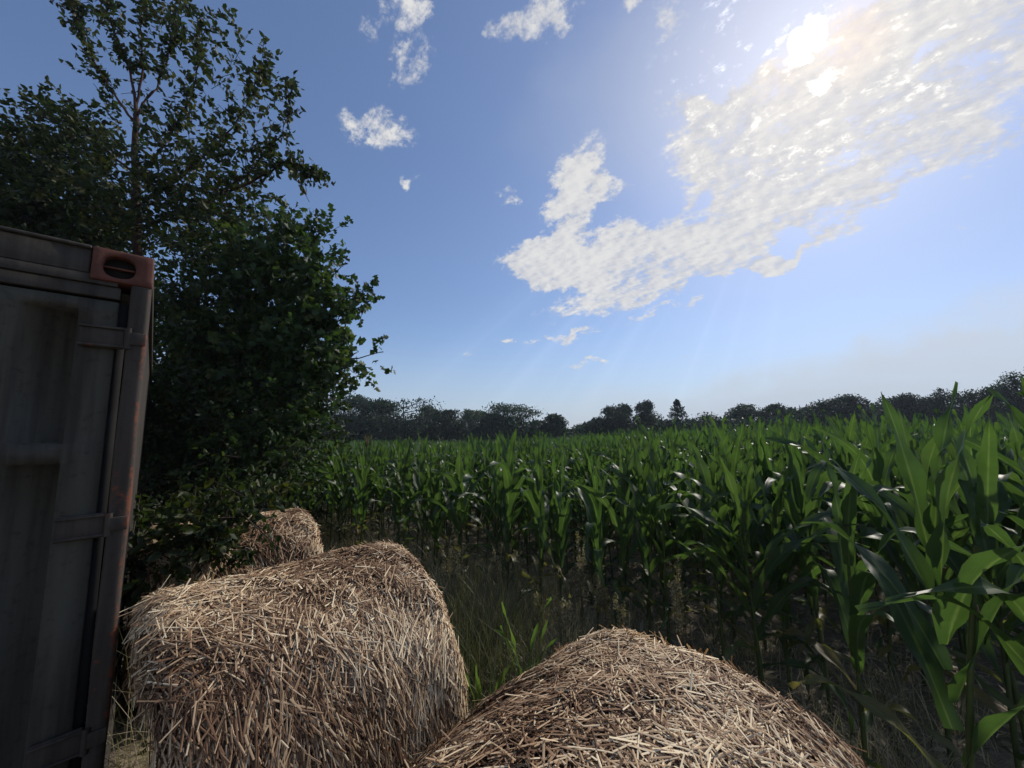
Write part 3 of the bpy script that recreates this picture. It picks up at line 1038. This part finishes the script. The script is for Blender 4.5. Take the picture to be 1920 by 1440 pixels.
def crown(fol, tw, ells, rg, leaf=0.10, per=10, lobed=False, dens=1.0, up=0.35, warm=0.0):
    """ells: (centre xyz, rx, ry, rz, density) leafy masses; sprigs of leaves spread through each, thicker near its skin"""
    for c, rx, ry, rz, dn in ells:
        c = np.asarray(c)
        vol = rx * ry * rz
        ns = int(max(4, 210 * dens * dn * vol ** 0.72))
        d = rg.normal(size=(ns, 3))
        d /= np.linalg.norm(d, axis=1)[:, None]
        rad = rg.random(ns) ** 0.45
        lob = 1 + 0.28 * np.sin(d[:, 0] * 5 + c[0] * 3) * np.sin(d[:, 2] * 6 + c[2]) + 0.18 * rg.normal(size=ns)
        P = c + d * (rad * lob)[:, None] * np.array([rx, ry, rz])
        g = d * np.array([1, 1, 0.8]) + np.array([0, 0, up]) + rg.normal(size=(ns, 3)) * 0.55
        g /= np.linalg.norm(g, axis=1)[:, None]
        ln = rg.uniform(0.18, 0.42, ns) * (leaf / 0.10)
        tt = np.clip(0.45 + rg.normal(size=ns) * 0.22 + warm * (rg.random(ns) < 0.15), 0, 1)
        k = np.tile(np.arange(per), ns)
        i = np.repeat(np.arange(ns), per)
        f = (k + rg.random(ns * per)) / per
        pos = P[i] + g[i] * (ln[i] * f)[:, None] + rg.normal(size=(ns * per, 3)) * 0.02
        ld = g[i] * 0.55 + rg.normal(size=(ns * per, 3)) * 0.75 + np.array([0, 0, -0.35])
        sz = leaf * rg.uniform(0.6, 1.15, ns * per)
        leaf_cloud(fol, pos, ld, sz, rg, np.clip(tt[i] + rg.normal(size=ns * per) * 0.10, 0, 1), lobed)
        if tw is not None:
            sel = rg.random(ns) < 0.5
            for q in np.nonzero(sel)[0]:
                tube(tw, [P[q] - g[q] * 0.12, P[q] + g[q] * ln[q] * 0.5, P[q] + g[q] * ln[q]], [0.006, 0.004, 0.002], 3)


def E(px, py, rpx, rpy, y, dn=1.0, deep=None):
    c = at(px, py, y)
    d = y * 1.02
    rx, rz = rpx / 700 * d, rpy / 700 * d * 1.05
    return (c, rx, deep if deep else 0.5 * (rx + rz), rz, dn)


def limb_path(pts, y, wob=0.03, rg=None):
    P = np.array([at(a, b, yy) for a, b, yy in pts])
    t = np.linspace(0, len(P) - 1, len(P) * 4)
    out = np.stack([np.interp(t, np.arange(len(P)), P[:, k]) for k in range(3)], -1)
    out[1:-1] += rng.normal(size=(len(out) - 2, 3)) * wob * 0.5
    return out


# tall slender tree: forked stem with a thin feathery top
Y1 = 7.0
tb = at(262, 1000, Y1)
tree1 = empty('slender_tree', (tb[0], Y1, gz1(tb[0], Y1)), 'tall slender tree with a forked open top rising behind the container', 'tree', 'trees beside the container')


def local(mb, root):
    for v in mb.V:
        v -= np.array(root.location, np.float32)
    return mb


rg = np.random.default_rng(11)
fol, tw = MB(), MB()
trunk_pts = np.concatenate([[(tb[0], Y1, gz1(tb[0], Y1) - 0.1)], limb_path([(262, 800, Y1), (258, 600, Y1), (256, 420, Y1), (253, 300, Y1), (255, 215, Y1)], Y1)])
tube(tw, trunk_pts, np.linspace(0.10, 0.045, len(trunk_pts)), 8)
LIMBS = [
    [(255, 215, Y1), (245, 140, 7.0), (225, 85, 7.0), (200, 20, 6.9), (185, -50, 6.9)],
    [(250, 225, Y1), (215, 180, 7.1), (180, 120, 7.1), (150, 50, 7.0), (125, -20, 7.0)],
    [(256, 215, Y1), (268, 130, 7.1), (266, 70, 7.1), (262, -10, 7.0)],
    [(258, 215, Y1), (290, 165, 7.0), (320, 105, 6.9), (330, 50, 6.8), (345, -40, 6.8)],
    [(258, 330, Y1), (310, 270, 6.9), (355, 190, 6.8), (375, 110, 6.7), (385, 40, 6.7)],
    [(256, 390, Y1), (340, 330, 6.8), (420, 260, 6.7), (470, 180, 6.6), (490, 130, 6.6)],
    [(257, 430, Y1), (380, 380, 6.7), (470, 320, 6.5), (530, 250, 6.4), (552, 160, 6.4)],
    [(400, 370, 6.7), (470, 340, 6.5), (540, 300, 6.4), (575, 325, 6.4), (600, 332, 6.4)],
    [(255, 330, Y1), (200, 280, 7.1), (160, 250, 7.1), (125, 215, 7.1)],
]
for L_ in LIMBS:
    pts = limb_path(L_, 0)
    tube(tw, pts, np.linspace(0.028, 0.006, len(pts)), 5)
    # sprigs along the outer part of each limb
    k0 = len(pts) // 3
    for q in range(k0, len(pts)):
        for _ in range(5):
            side = rg.normal(size=3) * 0.6 + np.array([0, 0, 0.35])
            side /= np.linalg.norm(side)
            p0 = pts[q] + rg.normal(size=3) * 0.03
            ll = rg.uniform(0.10, 0.30)
            tube(tw, [p0, p0 + side * ll], [0.004, 0.002], 3)
            f = rg.random(5)
            leaf_cloud(fol, p0 + side * (f * ll)[:, None], side * 0.5 + rg.normal(size=(5, 3)) * 0.7 + np.array([0, 0, -0.3]), 0.125 * rg.uniform(0.6, 1.15, 5), rg, np.clip(0.5 + rg.normal(size=5) * 0.25, 0, 1))
crown(fol, tw, [
    E(300, 5, 75, 45, 6.9, 0.5), E(180, 20, 60, 50, 7.0, 0.45), E(360, 50, 50, 60, 6.8, 0.55), E(150, 0, 40, 40, 7.0, 0.5),
    E(430, 130, 40, 55, 6.7, 0.45), E(480, 140, 40, 60, 6.6, 0.45), E(530, 190, 28, 45, 6.4, 0.4), E(405, 215, 55, 55, 6.7, 0.4), E(480, 250, 50, 55, 6.5, 0.36),
    E(330, 250, 50, 60, 6.9, 0.55), E(370, 330, 110, 80, 6.7, 0.6), E(470, 350, 60, 50, 6.5, 0.5), E(210, 300, 55, 60, 7.1, 0.5), E(300, 400, 130, 90, 6.8, 1.0),
    E(420, 430, 100, 80, 6.6, 0.95), E(560, 305, 35, 25, 6.4, 0.3), E(575, 350, 20, 16, 6.4, 0.3), E(200, 160, 35, 60, 7.1, 0.3), E(175, 420, 90, 60, 7.1, 0.9),
], rg, leaf=0.125, warm=0.4, dens=0.9)
local(fol, tree1).obj('crown', M_leafA, tree1)
local(tw, tree1).obj('trunk', M_twig, tree1)

# broad dark tree at the far left, over the container
Y2 = 7.6
tb = at(60, 1000, Y2)
tree2 = empty('broadleaf_tree', (tb[0], Y2, gz1(tb[0], Y2)), 'dark bushy tree looming over the container roof at the left edge', 'tree', 'trees beside the container')
rg = np.random.default_rng(12)
fol, tw = MB(), MB()
pts = limb_path([(60, 1000, Y2), (62, 700, Y2), (70, 450, Y2), (85, 260, Y2)], 0)
tube(tw, pts, np.linspace(0.13, 0.03, len(pts)), 8)
for e in ((-60, 300), (20, 260), (150, 240), (180, 330), (-80, 400)):
    pts = limb_path([(70, 480, Y2), ((70 + e[0]) / 2, (470 + e[1]) / 2, Y2 - 0.1), (e[0], e[1], Y2 - 0.3)], 0)
    tube(tw, pts, np.linspace(0.04, 0.008, len(pts)), 5)
crown(fol, tw, [
    E(95, 215, 38, 45, 7.5, 0.7), E(150, 235, 45, 42, 7.4, 0.7), E(15, 265, 40, 45, 7.5, 0.7), E(-60, 260, 70, 60, 7.6, 0.9), E(60, 300, 70, 50, 7.4, 0.9), E(140, 300, 60, 55, 7.3, 0.9),
    E(40, 370, 120, 60, 7.3, 1.2), E(-90, 380, 120, 90, 7.5, 1.0), E(150, 390, 90, 60, 7.2, 1.1), E(60, 440, 160, 60, 7.4, 1.2), E(100, 560, 200, 120, 7.6, 1.0),
], rg, leaf=0.135, warm=0.1, dens=1.3)
local(fol, tree2).obj('crown', M_leafA, tree2)
local(tw, tree2).obj('trunk', M_bark, tree2)

# maple-like tree reaching right over the corn
Y3 = 6.2
tb = at(470, 1000, Y3)
tree3 = empty('maple_tree', (tb[0], Y3, gz1(tb[0], Y3)), 'broad green tree with lobed leaves spreading right over the edge of the corn', 'tree', 'trees beside the container')
rg = np.random.default_rng(13)
fol, tw = MB(), MB()
pts = limb_path([(470, 1040, Y3), (472, 850, Y3), (480, 650, Y3), (500, 500, Y3)], 0)
tube(tw, pts, np.linspace(0.12, 0.03, len(pts)), 8)
for e in ((580, 430), (640, 500), (700, 560), (715, 660), (650, 740), (400, 560), (420, 700), (590, 620)):
    pts = limb_path([(475, 760 + (e[1] - 600) * 0.3, Y3), ((475 + e[0]) / 2, e[1] * 0.55 + 320, Y3 - 0.1), (e[0], e[1], Y3 - 0.1)], 0)
    tube(tw, pts, np.linspace(0.03, 0.006, len(pts)), 5)
crown(fol, tw, [
    E(524, 440, 37, 33, 6.1, 0.8), E(574, 455, 37, 37, 6.0, 0.9), E(614, 520, 34, 34, 6.0, 0.9), E(634, 600, 41, 33, 6.0, 0.9), E(684, 550, 20, 16, 6.0, 0.6), E(664, 575, 25, 16, 6.0, 0.6),
    E(604, 680, 61, 45, 5.9, 1.0), E(684, 672, 25, 15, 6.0, 0.6), E(649, 690, 37, 29, 5.9, 0.8), E(534, 540, 74, 66, 6.2, 1.1), E(554, 640, 74, 74, 6.0, 1.1), E(460, 520, 74, 74, 6.3, 1.1),
    E(584, 740, 49, 37, 5.9, 0.9), E(534, 760, 57, 49, 6.0, 1.1), E(440, 650, 90, 82, 6.2, 1.1), E(514, 860, 61, 66, 6.2, 1.0), E(554, 830, 29, 57, 6.1, 0.8), E(604, 590, 33, 49, 6.2, 0.9),
], rg, leaf=0.135, lobed=True, warm=0.15, dens=1.3)
local(fol, tree3).obj('crown', M_leafB, tree3)
local(tw, tree3).obj('trunk', M_bark, tree3)


def shrub(name, label, base_px, ells, y, seed, mat, leaf, group, lobed=False, warm=0.2):
    rg = np.random.default_rng(seed)
    b = at(base_px, 1000, y)
    r_ = empty(name, (b[0], y, gz1(b[0], y)), label, 'shrub', group)
    fol, tw = MB(), MB()
    for e in ells:
        c = np.asarray(e[0])
        st = np.array([b[0], y, gz1(b[0], y)]) + rg.normal(size=3) * np.array([0.15, 0.15, 0])
        mid = (st + c) / 2 + rg.normal(size=3) * 0.1
        tube(tw, [st, mid, c], [0.025, 0.016, 0.006], 5)
    crown(fol, tw, ells, rg, leaf=leaf, lobed=lobed, warm=warm)
    local(fol, r_).obj('foliage', mat, r_)
    local(tw, r_).obj('stems', M_bark, r_)


G_ = 'shrubs under the trees by the container'
shrub('shrub', 'dense dark shrub against the container side, below the slender tree', 330, [E(330, 560, 60, 90, 5.6), E(380, 640, 110, 110, 5.6), E(310, 740, 60, 120, 5.4), E(370, 800, 110, 90, 5.3), E(330, 900, 80, 90, 5.2), E(420, 520, 90, 60, 5.9)], 5.6, 21, M_leafA, 0.095, G_)
shrub('shrub', 'small-leaved shrub hanging over the farthest straw bale', 490, [E(470, 780, 100, 80, 5.2), E(540, 850, 50, 80, 5.1), E(470, 890, 100, 70, 4.9), E(545, 930, 45, 40, 5.0), E(420, 950, 80, 50, 4.6), E(380, 880, 70, 70, 4.8)], 5.2, 22, M_leafB, 0.075, G_)
shrub('shrub', 'low leafy shrub between the container edge and the large bale', 330, [E(340, 960, 80, 50, 4.2, 0.8), E(300, 1030, 60, 60, 4.1, 0.8), E(395, 1000, 75, 45, 3.0, 3.0, 0.25), E(440, 970, 65, 40, 3.05, 3.0, 0.25), E(330, 1030, 60, 50, 2.9, 3.0, 0.25), E(485, 945, 40, 25, 3.1, 2.0, 0.2), E(290, 1080, 50, 45, 2.8, 2.5, 0.25), E(250, 1000, 40, 70, 3.2, 2.5, 0.3), E(280, 900, 40, 80, 4.6, 0.9), E(370, 1040, 30, 18, 3.0, 0.35)], 4.4, 23, M_leafA, 0.08, G_)
shrub('shrub', 'shaded thicket behind the maple trunk at the field corner', 540, [E(500, 900, 120, 100, 7.4, 1.2), E(400, 830, 160, 160, 7.6, 1.2), E(560, 790, 60, 60, 7.4), E(300, 760, 140, 200, 7.8, 1.1), E(480, 700, 140, 110, 7.4, 1.2)], 7.5, 24, M_leafA, 0.12, G_)

# ------------------------------------------------------------------ distant trees along the far edge of the field
def far_tree(px, py, half, y, kind, tintv, label, seed):
    rg = np.random.default_rng(seed)
    tip = at(px, py, y)
    x = tip[0]
    z0 = gz1(x, y)
    H = tip[2] - z0
    hw = 1.15 * half / 700 * y
    r_ = empty('pine_tree' if kind == 'pine' else ('spruce_tree' if kind == 'spruce' else 'field_edge_tree'), (x, y, z0), label, 'tree', 'trees along the far edge of the field')
    fol, tw = MB(), MB()
    tr = np.array([(0, 0, -0.2), (0.05, 0, H * 0.35), (rg.normal() * 0.15, 0, H * 0.65), (0, 0, H * 0.93)])
    tube(tw, tr, [0.18, 0.14, 0.09, 0.03], 6)
    P, sz = [], []
    if kind == 'spruce':
        n = 3200
        h = rg.random(n) ** 1.25
        rr = 1.5 * hw * (1 - h) ** 0.9 * (0.86 + 0.14 * np.sin(h * 55)) * rg.random(n) ** 0.45 + 0.05
        a = rg.random(n) * 6.28
        P = np.stack([np.cos(a) * rr, np.sin(a) * rr, H * (0.10 + 0.90 * h) - rr * 0.25], -1)
    elif kind == 'pine':
        for q in range(14):
            c = np.array([rg.normal() * hw * 0.5, rg.normal() * hw * 0.5, H * rg.uniform(0.42, 0.93)])
            tube(tw, [(0, 0, c[2] - 0.6), c * np.array([0.6, 0.6, 1]) - np.array([0, 0, 0.2]), c], [0.07, 0.04, 0.02], 4)
            n = 190
            d = rg.normal(size=(n, 3)) * np.array([hw * 0.30, hw * 0.30, H * 0.055])
            P.append(c + d)
        for q in range(9):
            c = np.array([rg.normal() * hw * 0.5, rg.normal() * hw * 0.4, H * rg.uniform(0.85, 0.97)])
            n = 26
            P.append(c + np.stack([rg.normal(size=n) * 0.07, rg.normal(size=n) * 0.07, rg.random(n) * H * 0.09], -1))
        P.append(rg.normal(size=(1100, 3)) * np.array([hw * 0.55, hw * 0.5, H * 0.16]) + np.array([0, 0, H * 0.42]))
        P = np.concatenate(P)
    else:
        nl = {'round': 13, 'open': 9, 'flat': 10, 'wispy': 10, 'low': 9}[kind]
        for q in range(nl + (6 if kind in ('flat', 'wispy', 'open') else 0)):
            u = rg.random()
            if q >= nl:
                c = np.array([rg.uniform(-0.9, 0.9) * hw, rg.normal() * hw * 0.4, H * rg.uniform(0.45, 0.72)])
                d = rg.normal(size=(380, 3)) * np.array([hw * 0.30, hw * 0.3, H * 0.07])
                P.append(c + d)
                continue
            if kind == 'flat':
                c = np.array([rg.uniform(-0.85, 0.85) * hw, rg.normal() * hw * 0.4, H * rg.uniform(0.66, 0.90)])
                c[2] -= H * 0.12 * (c[0] / hw) ** 2
                sg = np.array([hw * 0.24, hw * 0.26, H * 0.045])
            elif kind == 'open':
                a = rg.random() * 6.28
                rr = hw * rg.uniform(0.2, 0.78)
                c = np.array([math.cos(a) * rr, math.sin(a) * rr, H * rg.uniform(0.62, 0.93)])
                sg = np.array([hw * 0.20, hw * 0.20, H * 0.045])
            elif kind == 'wispy':
                c = np.array([rg.normal() * hw * 0.38, rg.normal() * hw * 0.38, H * rg.uniform(0.5, 0.95)])
                sg = np.array([hw * 0.22, hw * 0.22, H * 0.06])
            else:
                v = rg.uniform(0.30, 0.90)
                a = rg.random() * 6.28
                rr = hw * math.sqrt(max(0.05, 1 - ((v - 0.45) / 0.52) ** 2)) * rg.uniform(0.2, 0.72)
                c = np.array([math.cos(a) * rr, math.sin(a) * rr, H * v])
                sg = np.array([hw * 0.27, hw * 0.27, H * 0.075])
            tube(tw, [(0, 0, H * min(0.5, 0.4 + 0.1 * u)), c * np.array([0.55, 0.55, 0.86]), c], [0.09, 0.05, 0.02], 4)
            n = {'round': 500, 'low': 430, 'open': 340, 'flat': 340, 'wispy': 320}[kind]
            d = rg.normal(size=(n, 3))
            d = d / np.linalg.norm(d, axis=1)[:, None] * (rg.random(n) ** 0.42)[:, None] * 2.0
            P.append(c + d * sg * (1 + 0.25 * rg.normal(size=(n, 1))))
        n = 1500
        P.append(rg.normal(size=(n, 3)) * np.array([hw * 0.45, hw * 0.4, H * 0.15]) + np.array([0, 0, H * (0.36 if kind in ('round', 'low') else 0.30)]))
        P = np.concatenate(P)
    P = P[(P[:, 2] > 0.2) & (P[:, 2] < H * (1.0 - 0.05 * rg.random(len(P))) - 0.25 * H * (np.hypot(P[:, 0], P[:, 1]) / (hw * 1.1)) ** 2 * (kind in ('round', 'low', 'wispy', 'flat')))]
    n = len(P)
    clump = np.sin(P[:, 0] * 2.1 + seed) * np.sin(P[:, 2] * 2.6) * 0.12
    tint = np.clip(tintv + clump + rg.normal(size=n) * 0.10, 0, 1)
    leaf_cloud(fol, P, rg.normal(size=(n, 3)) + np.array([0, 0, 0.2]), rg.uniform(0.16, 0.36, n) * (y / 55), rg, tint)
    fol.obj('crown', M_far, r_)
    tw.obj('trunk', M_bark, r_)


FAR = [
    (600, 752, 62, 52, 'round', 0.30, 'broad dark tree of the far tree line, half behind the maple\'s lowest branches'),
    (662, 737, 42, 54, 'round', 0.42, 'rounded feathery tree of the far tree line just right of the maple branches'),
    (714, 745, 40, 55, 'round', 0.36, 'rounded tree between the feathery treetop and the dark pine'),
    (757, 748, 42, 50, 'pine', 0.14, 'dark spiky pine left of the pale round treetop'),
    (803, 759, 26, 58, 'round', 0.60, 'pale grey-green round treetop right of the dark spiky pine'),
    (841, 768, 24, 50, 'pine', 0.12, 'small dark ragged pine before the gap of sky'),
    (884, 768, 24, 62, 'open', 0.85, 'pale open tree alone in the gap left of the big spreading tree'),
    (952, 756, 56, 55, 'open', 0.50, 'big spreading tree with pale stems, tallest of the middle left'),
    (925, 775, 38, 52, 'round', 0.22, 'dark bushy tree under the left half of the spreading tree'),
    (1005, 786, 26, 54, 'low', 0.28, 'low dark tree at the right foot of the spreading tree'),
    (1040, 774, 24, 52, 'round', 0.22, 'dark narrow tree before the low dip in the tree line'),
    (1090, 793, 26, 60, 'low', 0.66, 'lowest pale tree in the dip of the tree line'),
    (1118, 782, 18, 52, 'round', 0.18, 'small dark round tree right of the dip'),
    (1146, 758, 26, 52, 'wispy', 0.24, 'dark tree with a thin twiggy tip, left of a twin'),
    (1166, 755, 24, 53, 'wispy', 0.22, 'dark twin-tipped tree beside the wispy tall one'),
    (1208, 748, 22, 56, 'wispy', 0.30, 'tall wispy treetop standing above its neighbours in the middle'),
    (1236, 784, 26, 52, 'low', 0.30, 'low tree in the notch left of the pointed spruce'),
    (1269, 749, 32, 52, 'spruce', 0.18, 'pointed conical spruce in the middle of the tree line'),
    (1326, 767, 34, 52, 'round', 0.50, 'smooth round green treetop right of the pointed spruce'),
    (1366, 785, 22, 54, 'low', 0.26, 'low thin tree right of the smooth round treetop'),
    (1408, 751, 36, 56, 'flat', 0.34, 'airy flat-topped tree with see-through branches'),
    (1456, 752, 24, 54, 'flat', 0.20, 'dark small flat-topped tree left of the layered pair'),
    (1498, 753, 22, 54, 'flat', 0.26, 'little domed tree between two flat-topped trees'),
    (1542, 738, 30, 50, 'flat', 0.16, 'dark layered tree with tiered branches, left of a slanting one'),
    (1588, 734, 28, 50, 'flat', 0.16, 'layered tree with a branch slanting up to the right'),
    (1626, 748, 28, 50, 'round', 0.18, 'dark dense tree in the dip right of the layered pair'),
    (1664, 740, 28, 50, 'round', 0.18, 'dark lumpy tree behind the tall near corn tip, left of it'),
    (1700, 735, 28, 48, 'round', 0.18, 'dark tree directly behind the tip of the tall near corn'),
    (1738, 742, 28, 48, 'round', 0.18, 'dark tree just right of the tall near corn tip'),
    (1768, 724, 26, 46, 'wispy', 0.20, 'dark tree with a forked twig sticking up'),
    (1818, 727, 36, 44, 'round', 0.18, 'dark rounded tree over the high corn at right'),
    (1858, 716, 26, 42, 'flat', 0.20, 'dark tree with a small tuft next to the highest one'),
    (1898, 690, 30, 38, 'wispy', 0.20, 'tree stepping up to the highest tree at the right edge'),
    (1940, 655, 46, 36, 'spruce', 0.16, 'highest dark tree of the line, cut by the right edge'),
]
for k, a in enumerate(FAR):
    far_tree(*a, seed=500 + k)

# undergrowth filling the foot of the tree line
rg = np.random.default_rng(77)
ug = MB()
n = 60000
x = rg.uniform(-75, 85, n)
yy = 50 + 10 * rg.random(n) - 0.12 * np.maximum(x - 20, 0)
hh = np.interp(x / yy, [-1.2, -0.55, -0.15, -0.11, -0.06, 0.12, 0.16, 0.22, 0.40, 0.65, 0.8, 1.1, 1.5], [6.3, 6.0, 5.7, 4.3, 5.2, 5.0, 4.1, 5.0, 4.9, 5.4, 6.2, 6.8, 7.4]) + 0.45 * np.sin(x * 0.9) * np.sin(x * 0.37 + 1) + 0.3 * np.sin(x * 2.3)
z = gz(x, yy) + (hh - 1.0) * rg.random(n) ** 0.8
leaf_cloud(ug, np.stack([x, yy, z], -1), rg.normal(size=(n, 3)), rg.uniform(0.3, 0.7, n), rg, np.clip(0.16 + 0.08 * np.sin(x * 0.6) + rg.normal(size=n) * 0.08, 0, 1))
tag(ug.obj('undergrowth', M_far), 'dark unbroken undergrowth along the foot of the far trees', 'undergrowth', kind='stuff')

# ------------------------------------------------------------------ litter and grass on the ground
def blades(mb, P, h, w, az, lean, rg, tint, curl=0.6):
    n = len(P)
    t = np.array([0, 0.4, 0.75, 1.0])
    hd = np.stack([np.cos(az), np.sin(az), np.zeros(n)], -1)
    sd = np.stack([-np.sin(az), np.cos(az), np.zeros(n)], -1)
    out = (lean * h)[:, None] * t[None] ** 1.5 + (curl * h * lean)[:, None] * t[None] ** 3
    up = h[:, None] * (t[None] - 0.30 * lean[:, None] * t[None] ** 2.2)
    C = P[:, None] + hd[:, None] * out[..., None]
    C[..., 2] += up
    ww = w[:, None] * np.array([1, 0.85, 0.5, 0.06])[None]
    V = np.stack([C - sd[:, None] * ww[..., None], C + sd[:, None] * ww[..., None]], 2).reshape(n, 8, 3)
    fq = np.array([(0, 1, 3, 2), (2, 3, 5, 4), (4, 5, 7, 6)])
    mb.add(V.reshape(-1, 3), (np.arange(n)[:, None, None] * 8 + fq[None]).reshape(-1, 4), np.repeat(tint, 8))


def clear_of_bales(x, y):
    ok = np.ones(len(x), bool)
    for cx, cy, th, r_, L in ((-1.005, 2.032, 0.770, 0.62, 0.95), (0.272, 1.101, 0.73, 0.60, 1.2), (-2.488, 3.5, 0.803, 0.55, 1.15)):
        a = (x - cx) * math.sin(th) + (y - cy) * math.cos(th)
        b = (x - cx) * math.cos(th) - (y - cy) * math.sin(th)
        ok &= ~((np.abs(a) < L / 2) & (np.abs(b) < r_ * 0.9))
    return ok


rg = np.random.default_rng(31)
gr = MB()
# tufts in the strip between the bales and the corn
n = 56000
s = rg.uniform(-3, 8, n)
o = rg.normal(size=n) * 0.75 - 0.55
x = ROW_O[0] + ROW_D[0] * s + ROW_N[0] * o
y = ROW_O[1] + ROW_D[1] * s + ROW_N[1] * o
clump = np.sin(x * 5.1) * np.sin(y * 4.3 + 1) + rg.normal(size=n) * 0.5
ok = (clump > 0.05) & clear_of_bales(x, y) & (y > 0.5)
x, y = x[ok], y[ok]
n = len(x)
hfac = np.where(x < 0.6, 1.0, 0.55)
blades(gr, np.stack([x, y, gz(x, y) - 0.01], -1), rg.uniform(0.15, 0.60, n) * hfac, rg.uniform(0.0015, 0.004, n), rg.random(n) * 6.28, rg.uniform(0.1, 0.9, n), rg, np.clip(rg.normal(size=n) * 0.28 + 0.74, 0, 1))
# thin grass along the left bale's right end
n = 4200
c = at(845, 1200, 3.2)
x = c[0] + rg.normal(size=n) * 0.42
y = c[1] + rg.normal(size=n) * 0.55
ok = clear_of_bales(x, y)
x, y = x[ok], y[ok]
n = len(x)
blades(gr, np.stack([x, y, gz(x, y) - 0.01], -1), rg.uniform(0.3, 0.95, n), rg.uniform(0.0015, 0.0035, n), rg.random(n) * 6.28, rg.uniform(0.05, 0.5, n), rg, np.clip(rg.normal(size=n) * 0.22 + 0.35, 0, 1))
# dead grass in the dark behind the large bale
n = 260
x = -2.2 + rg.normal(size=n) * 0.45
y = 2.7 + rg.normal(size=n) * 0.4
ok = clear_of_bales(x, y)
x, y = x[ok], y[ok]
n = len(x)
blades(gr, np.stack([x, y, gz(x, y) - 0.01], -1), rg.uniform(0.3, 1.1, n), rg.uniform(0.0015, 0.003, n), rg.random(n) * 6.28, rg.uniform(0.05, 0.5, n), rg, np.clip(rg.normal(size=n) * 0.2 + 0.72, 0, 1))
tag(gr.obj('grass', M_dry), 'thin dry and green grass between the bales and the corn', 'grass', kind='stuff')

# broken straw and dead leaves lying under the corn
li = MB()
n = 46000
s = rg.uniform(-4, 9, n)
o = rg.uniform(-3.5, 4.5, n)
x = ROW_O[0] + ROW_D[0] * s + ROW_N[0] * o
y = ROW_O[1] + ROW_D[1] * s + ROW_N[1] * o
ok = (y > 0.3) & clear_of_bales(x, y)
x, y = x[ok], y[ok]
n = len(x)
a = rg.random(n) * 6.28
ln = rg.uniform(0.03, 0.16, n)
wd = np.where(rg.random(n) < 0.18, rg.uniform(0.008, 0.022, n), rg.uniform(0.0015, 0.004, n))
hd = np.stack([np.cos(a), np.sin(a), rg.normal(size=n) * 0.18], -1)
sd = np.stack([-np.sin(a), np.cos(a), rg.normal(size=n) * 0.25], -1)
P = np.stack([x, y, gz(x, y) + rg.uniform(0.008, 0.035, n)], -1)
V = np.stack([P - sd * wd[:, None] * 0.6, P + sd * wd[:, None] * 0.6, P + hd * (ln * 0.5)[:, None] + sd * wd[:, None] + np.array([0, 0, 0.008]), P + hd * (ln * 0.5)[:, None] - sd * wd[:, None] + np.array([0, 0, 0.008]), P + hd * ln[:, None]], 1)
F4 = np.arange(n)[:, None] * 5 + np.array([0, 1, 2, 3])[None]
F3 = np.arange(n)[:, None] * 5 + np.array([3, 2, 4])[None]
b0 = li.nv
tint = np.repeat(np.clip(0.80 + rg.normal(size=n) * 0.2, 0.35, 1), 5)
li.add(V.reshape(-1, 3), F4, tint)
li.F.append(F3.astype(np.int32) + b0)
tag(li.obj('straw_litter', M_dry), 'broken straw and dead leaves strewn over the soil', 'litter', kind='stuff')


# tall pale weeds gone to seed in front of the corn
def weed(x, y, h, seed, label):
    rg = np.random.default_rng(seed)
    r_ = empty('seeding_weed', (x, y, gz1(x, y)), label, 'weed', 'pale weeds gone to seed')
    for k in range(4):
        st, sd = MB(), MB()
        az, ln = rg.random() * 6.28, rg.uniform(0.02, 0.12)
        hh = h * rg.uniform(0.7, 1.0)
        pts = [(0, 0, -0.02), (math.cos(az) * ln * hh * 0.3, math.sin(az) * ln * hh * 0.3, hh * 0.5), (math.cos(az) * ln * hh, math.sin(az) * ln * hh, hh)]
        tube(st, pts, [0.003, 0.0025, 0.0012], 4)
        n = 110
        f = rg.uniform(0.55, 1.0, n)
        P = np.array(pts[1])[None] + (np.array(pts[2]) - np.array(pts[1]))[None] * ((f - 0.5) * 2)[:, None] + rg.normal(size=(n, 3)) * 0.010
        leaf_cloud(sd, P, rg.normal(size=(n, 3)) + np.array([0, 0, 1.0]), rg.uniform(0.012, 0.026, n), rg, np.clip(0.8 + rg.normal(size=n) * 0.12, 0, 1))
        st.obj('stem', M_dry, r_)
        sd.obj('seed_head', M_dry, r_)


for k, (px, y, h, lab) in enumerate([(1090, 3.9, 1.05, 'tall pale weed with a feathery seed head before the corn, above the closest bale'), (1165, 3.3, 0.72, 'short pale weed just over the top of the closest bale'), (838, 4.3, 0.95, 'pale seeding weed at the right shoulder of the large bale'), (1015, 3.6, 0.62, 'thin seeding weed right of the tall corn shoot')]):
    p = at(px, 1100, y)
    weed(p[0], y, h, 60 + k, lab)

# ------------------------------------------------------------------ hazy summer air
hz = MB()
box(hz, (-430, -430, -4.0), (430, 430, 16.0))
hm = bpy.data.materials.new('haze')
hm.use_nodes = True
ht = hm.node_tree
ht.nodes.clear()
ho = ht.nodes.new('ShaderNodeOutputMaterial')
hv = ht.nodes.new('ShaderNodeVolumePrincipled')
hv.inputs['Color'].default_value = (0.80, 0.88, 1.0, 1)
hv.inputs['Density'].default_value = 0.0006
hv.inputs['Anisotropy'].default_value = 0.2
ht.links.new(hv.outputs[0], ho.inputs['Volume'])
tag(hz.obj('haze', hm), 'thin summer haze over the field', 'haze', kind='stuff')

rw = random.Random(5)
for k in range(14):
    px = rw.uniform(845, 1290)
    y = rw.uniform(3.4, 4.6) - (px - 845) / 445 * 0.9
    p = at(px, 1100, y)
    weed(p[0], y, rw.uniform(0.5, 0.95), 80 + k, 'thin seeding weed among the dry grass between the bales and the corn')
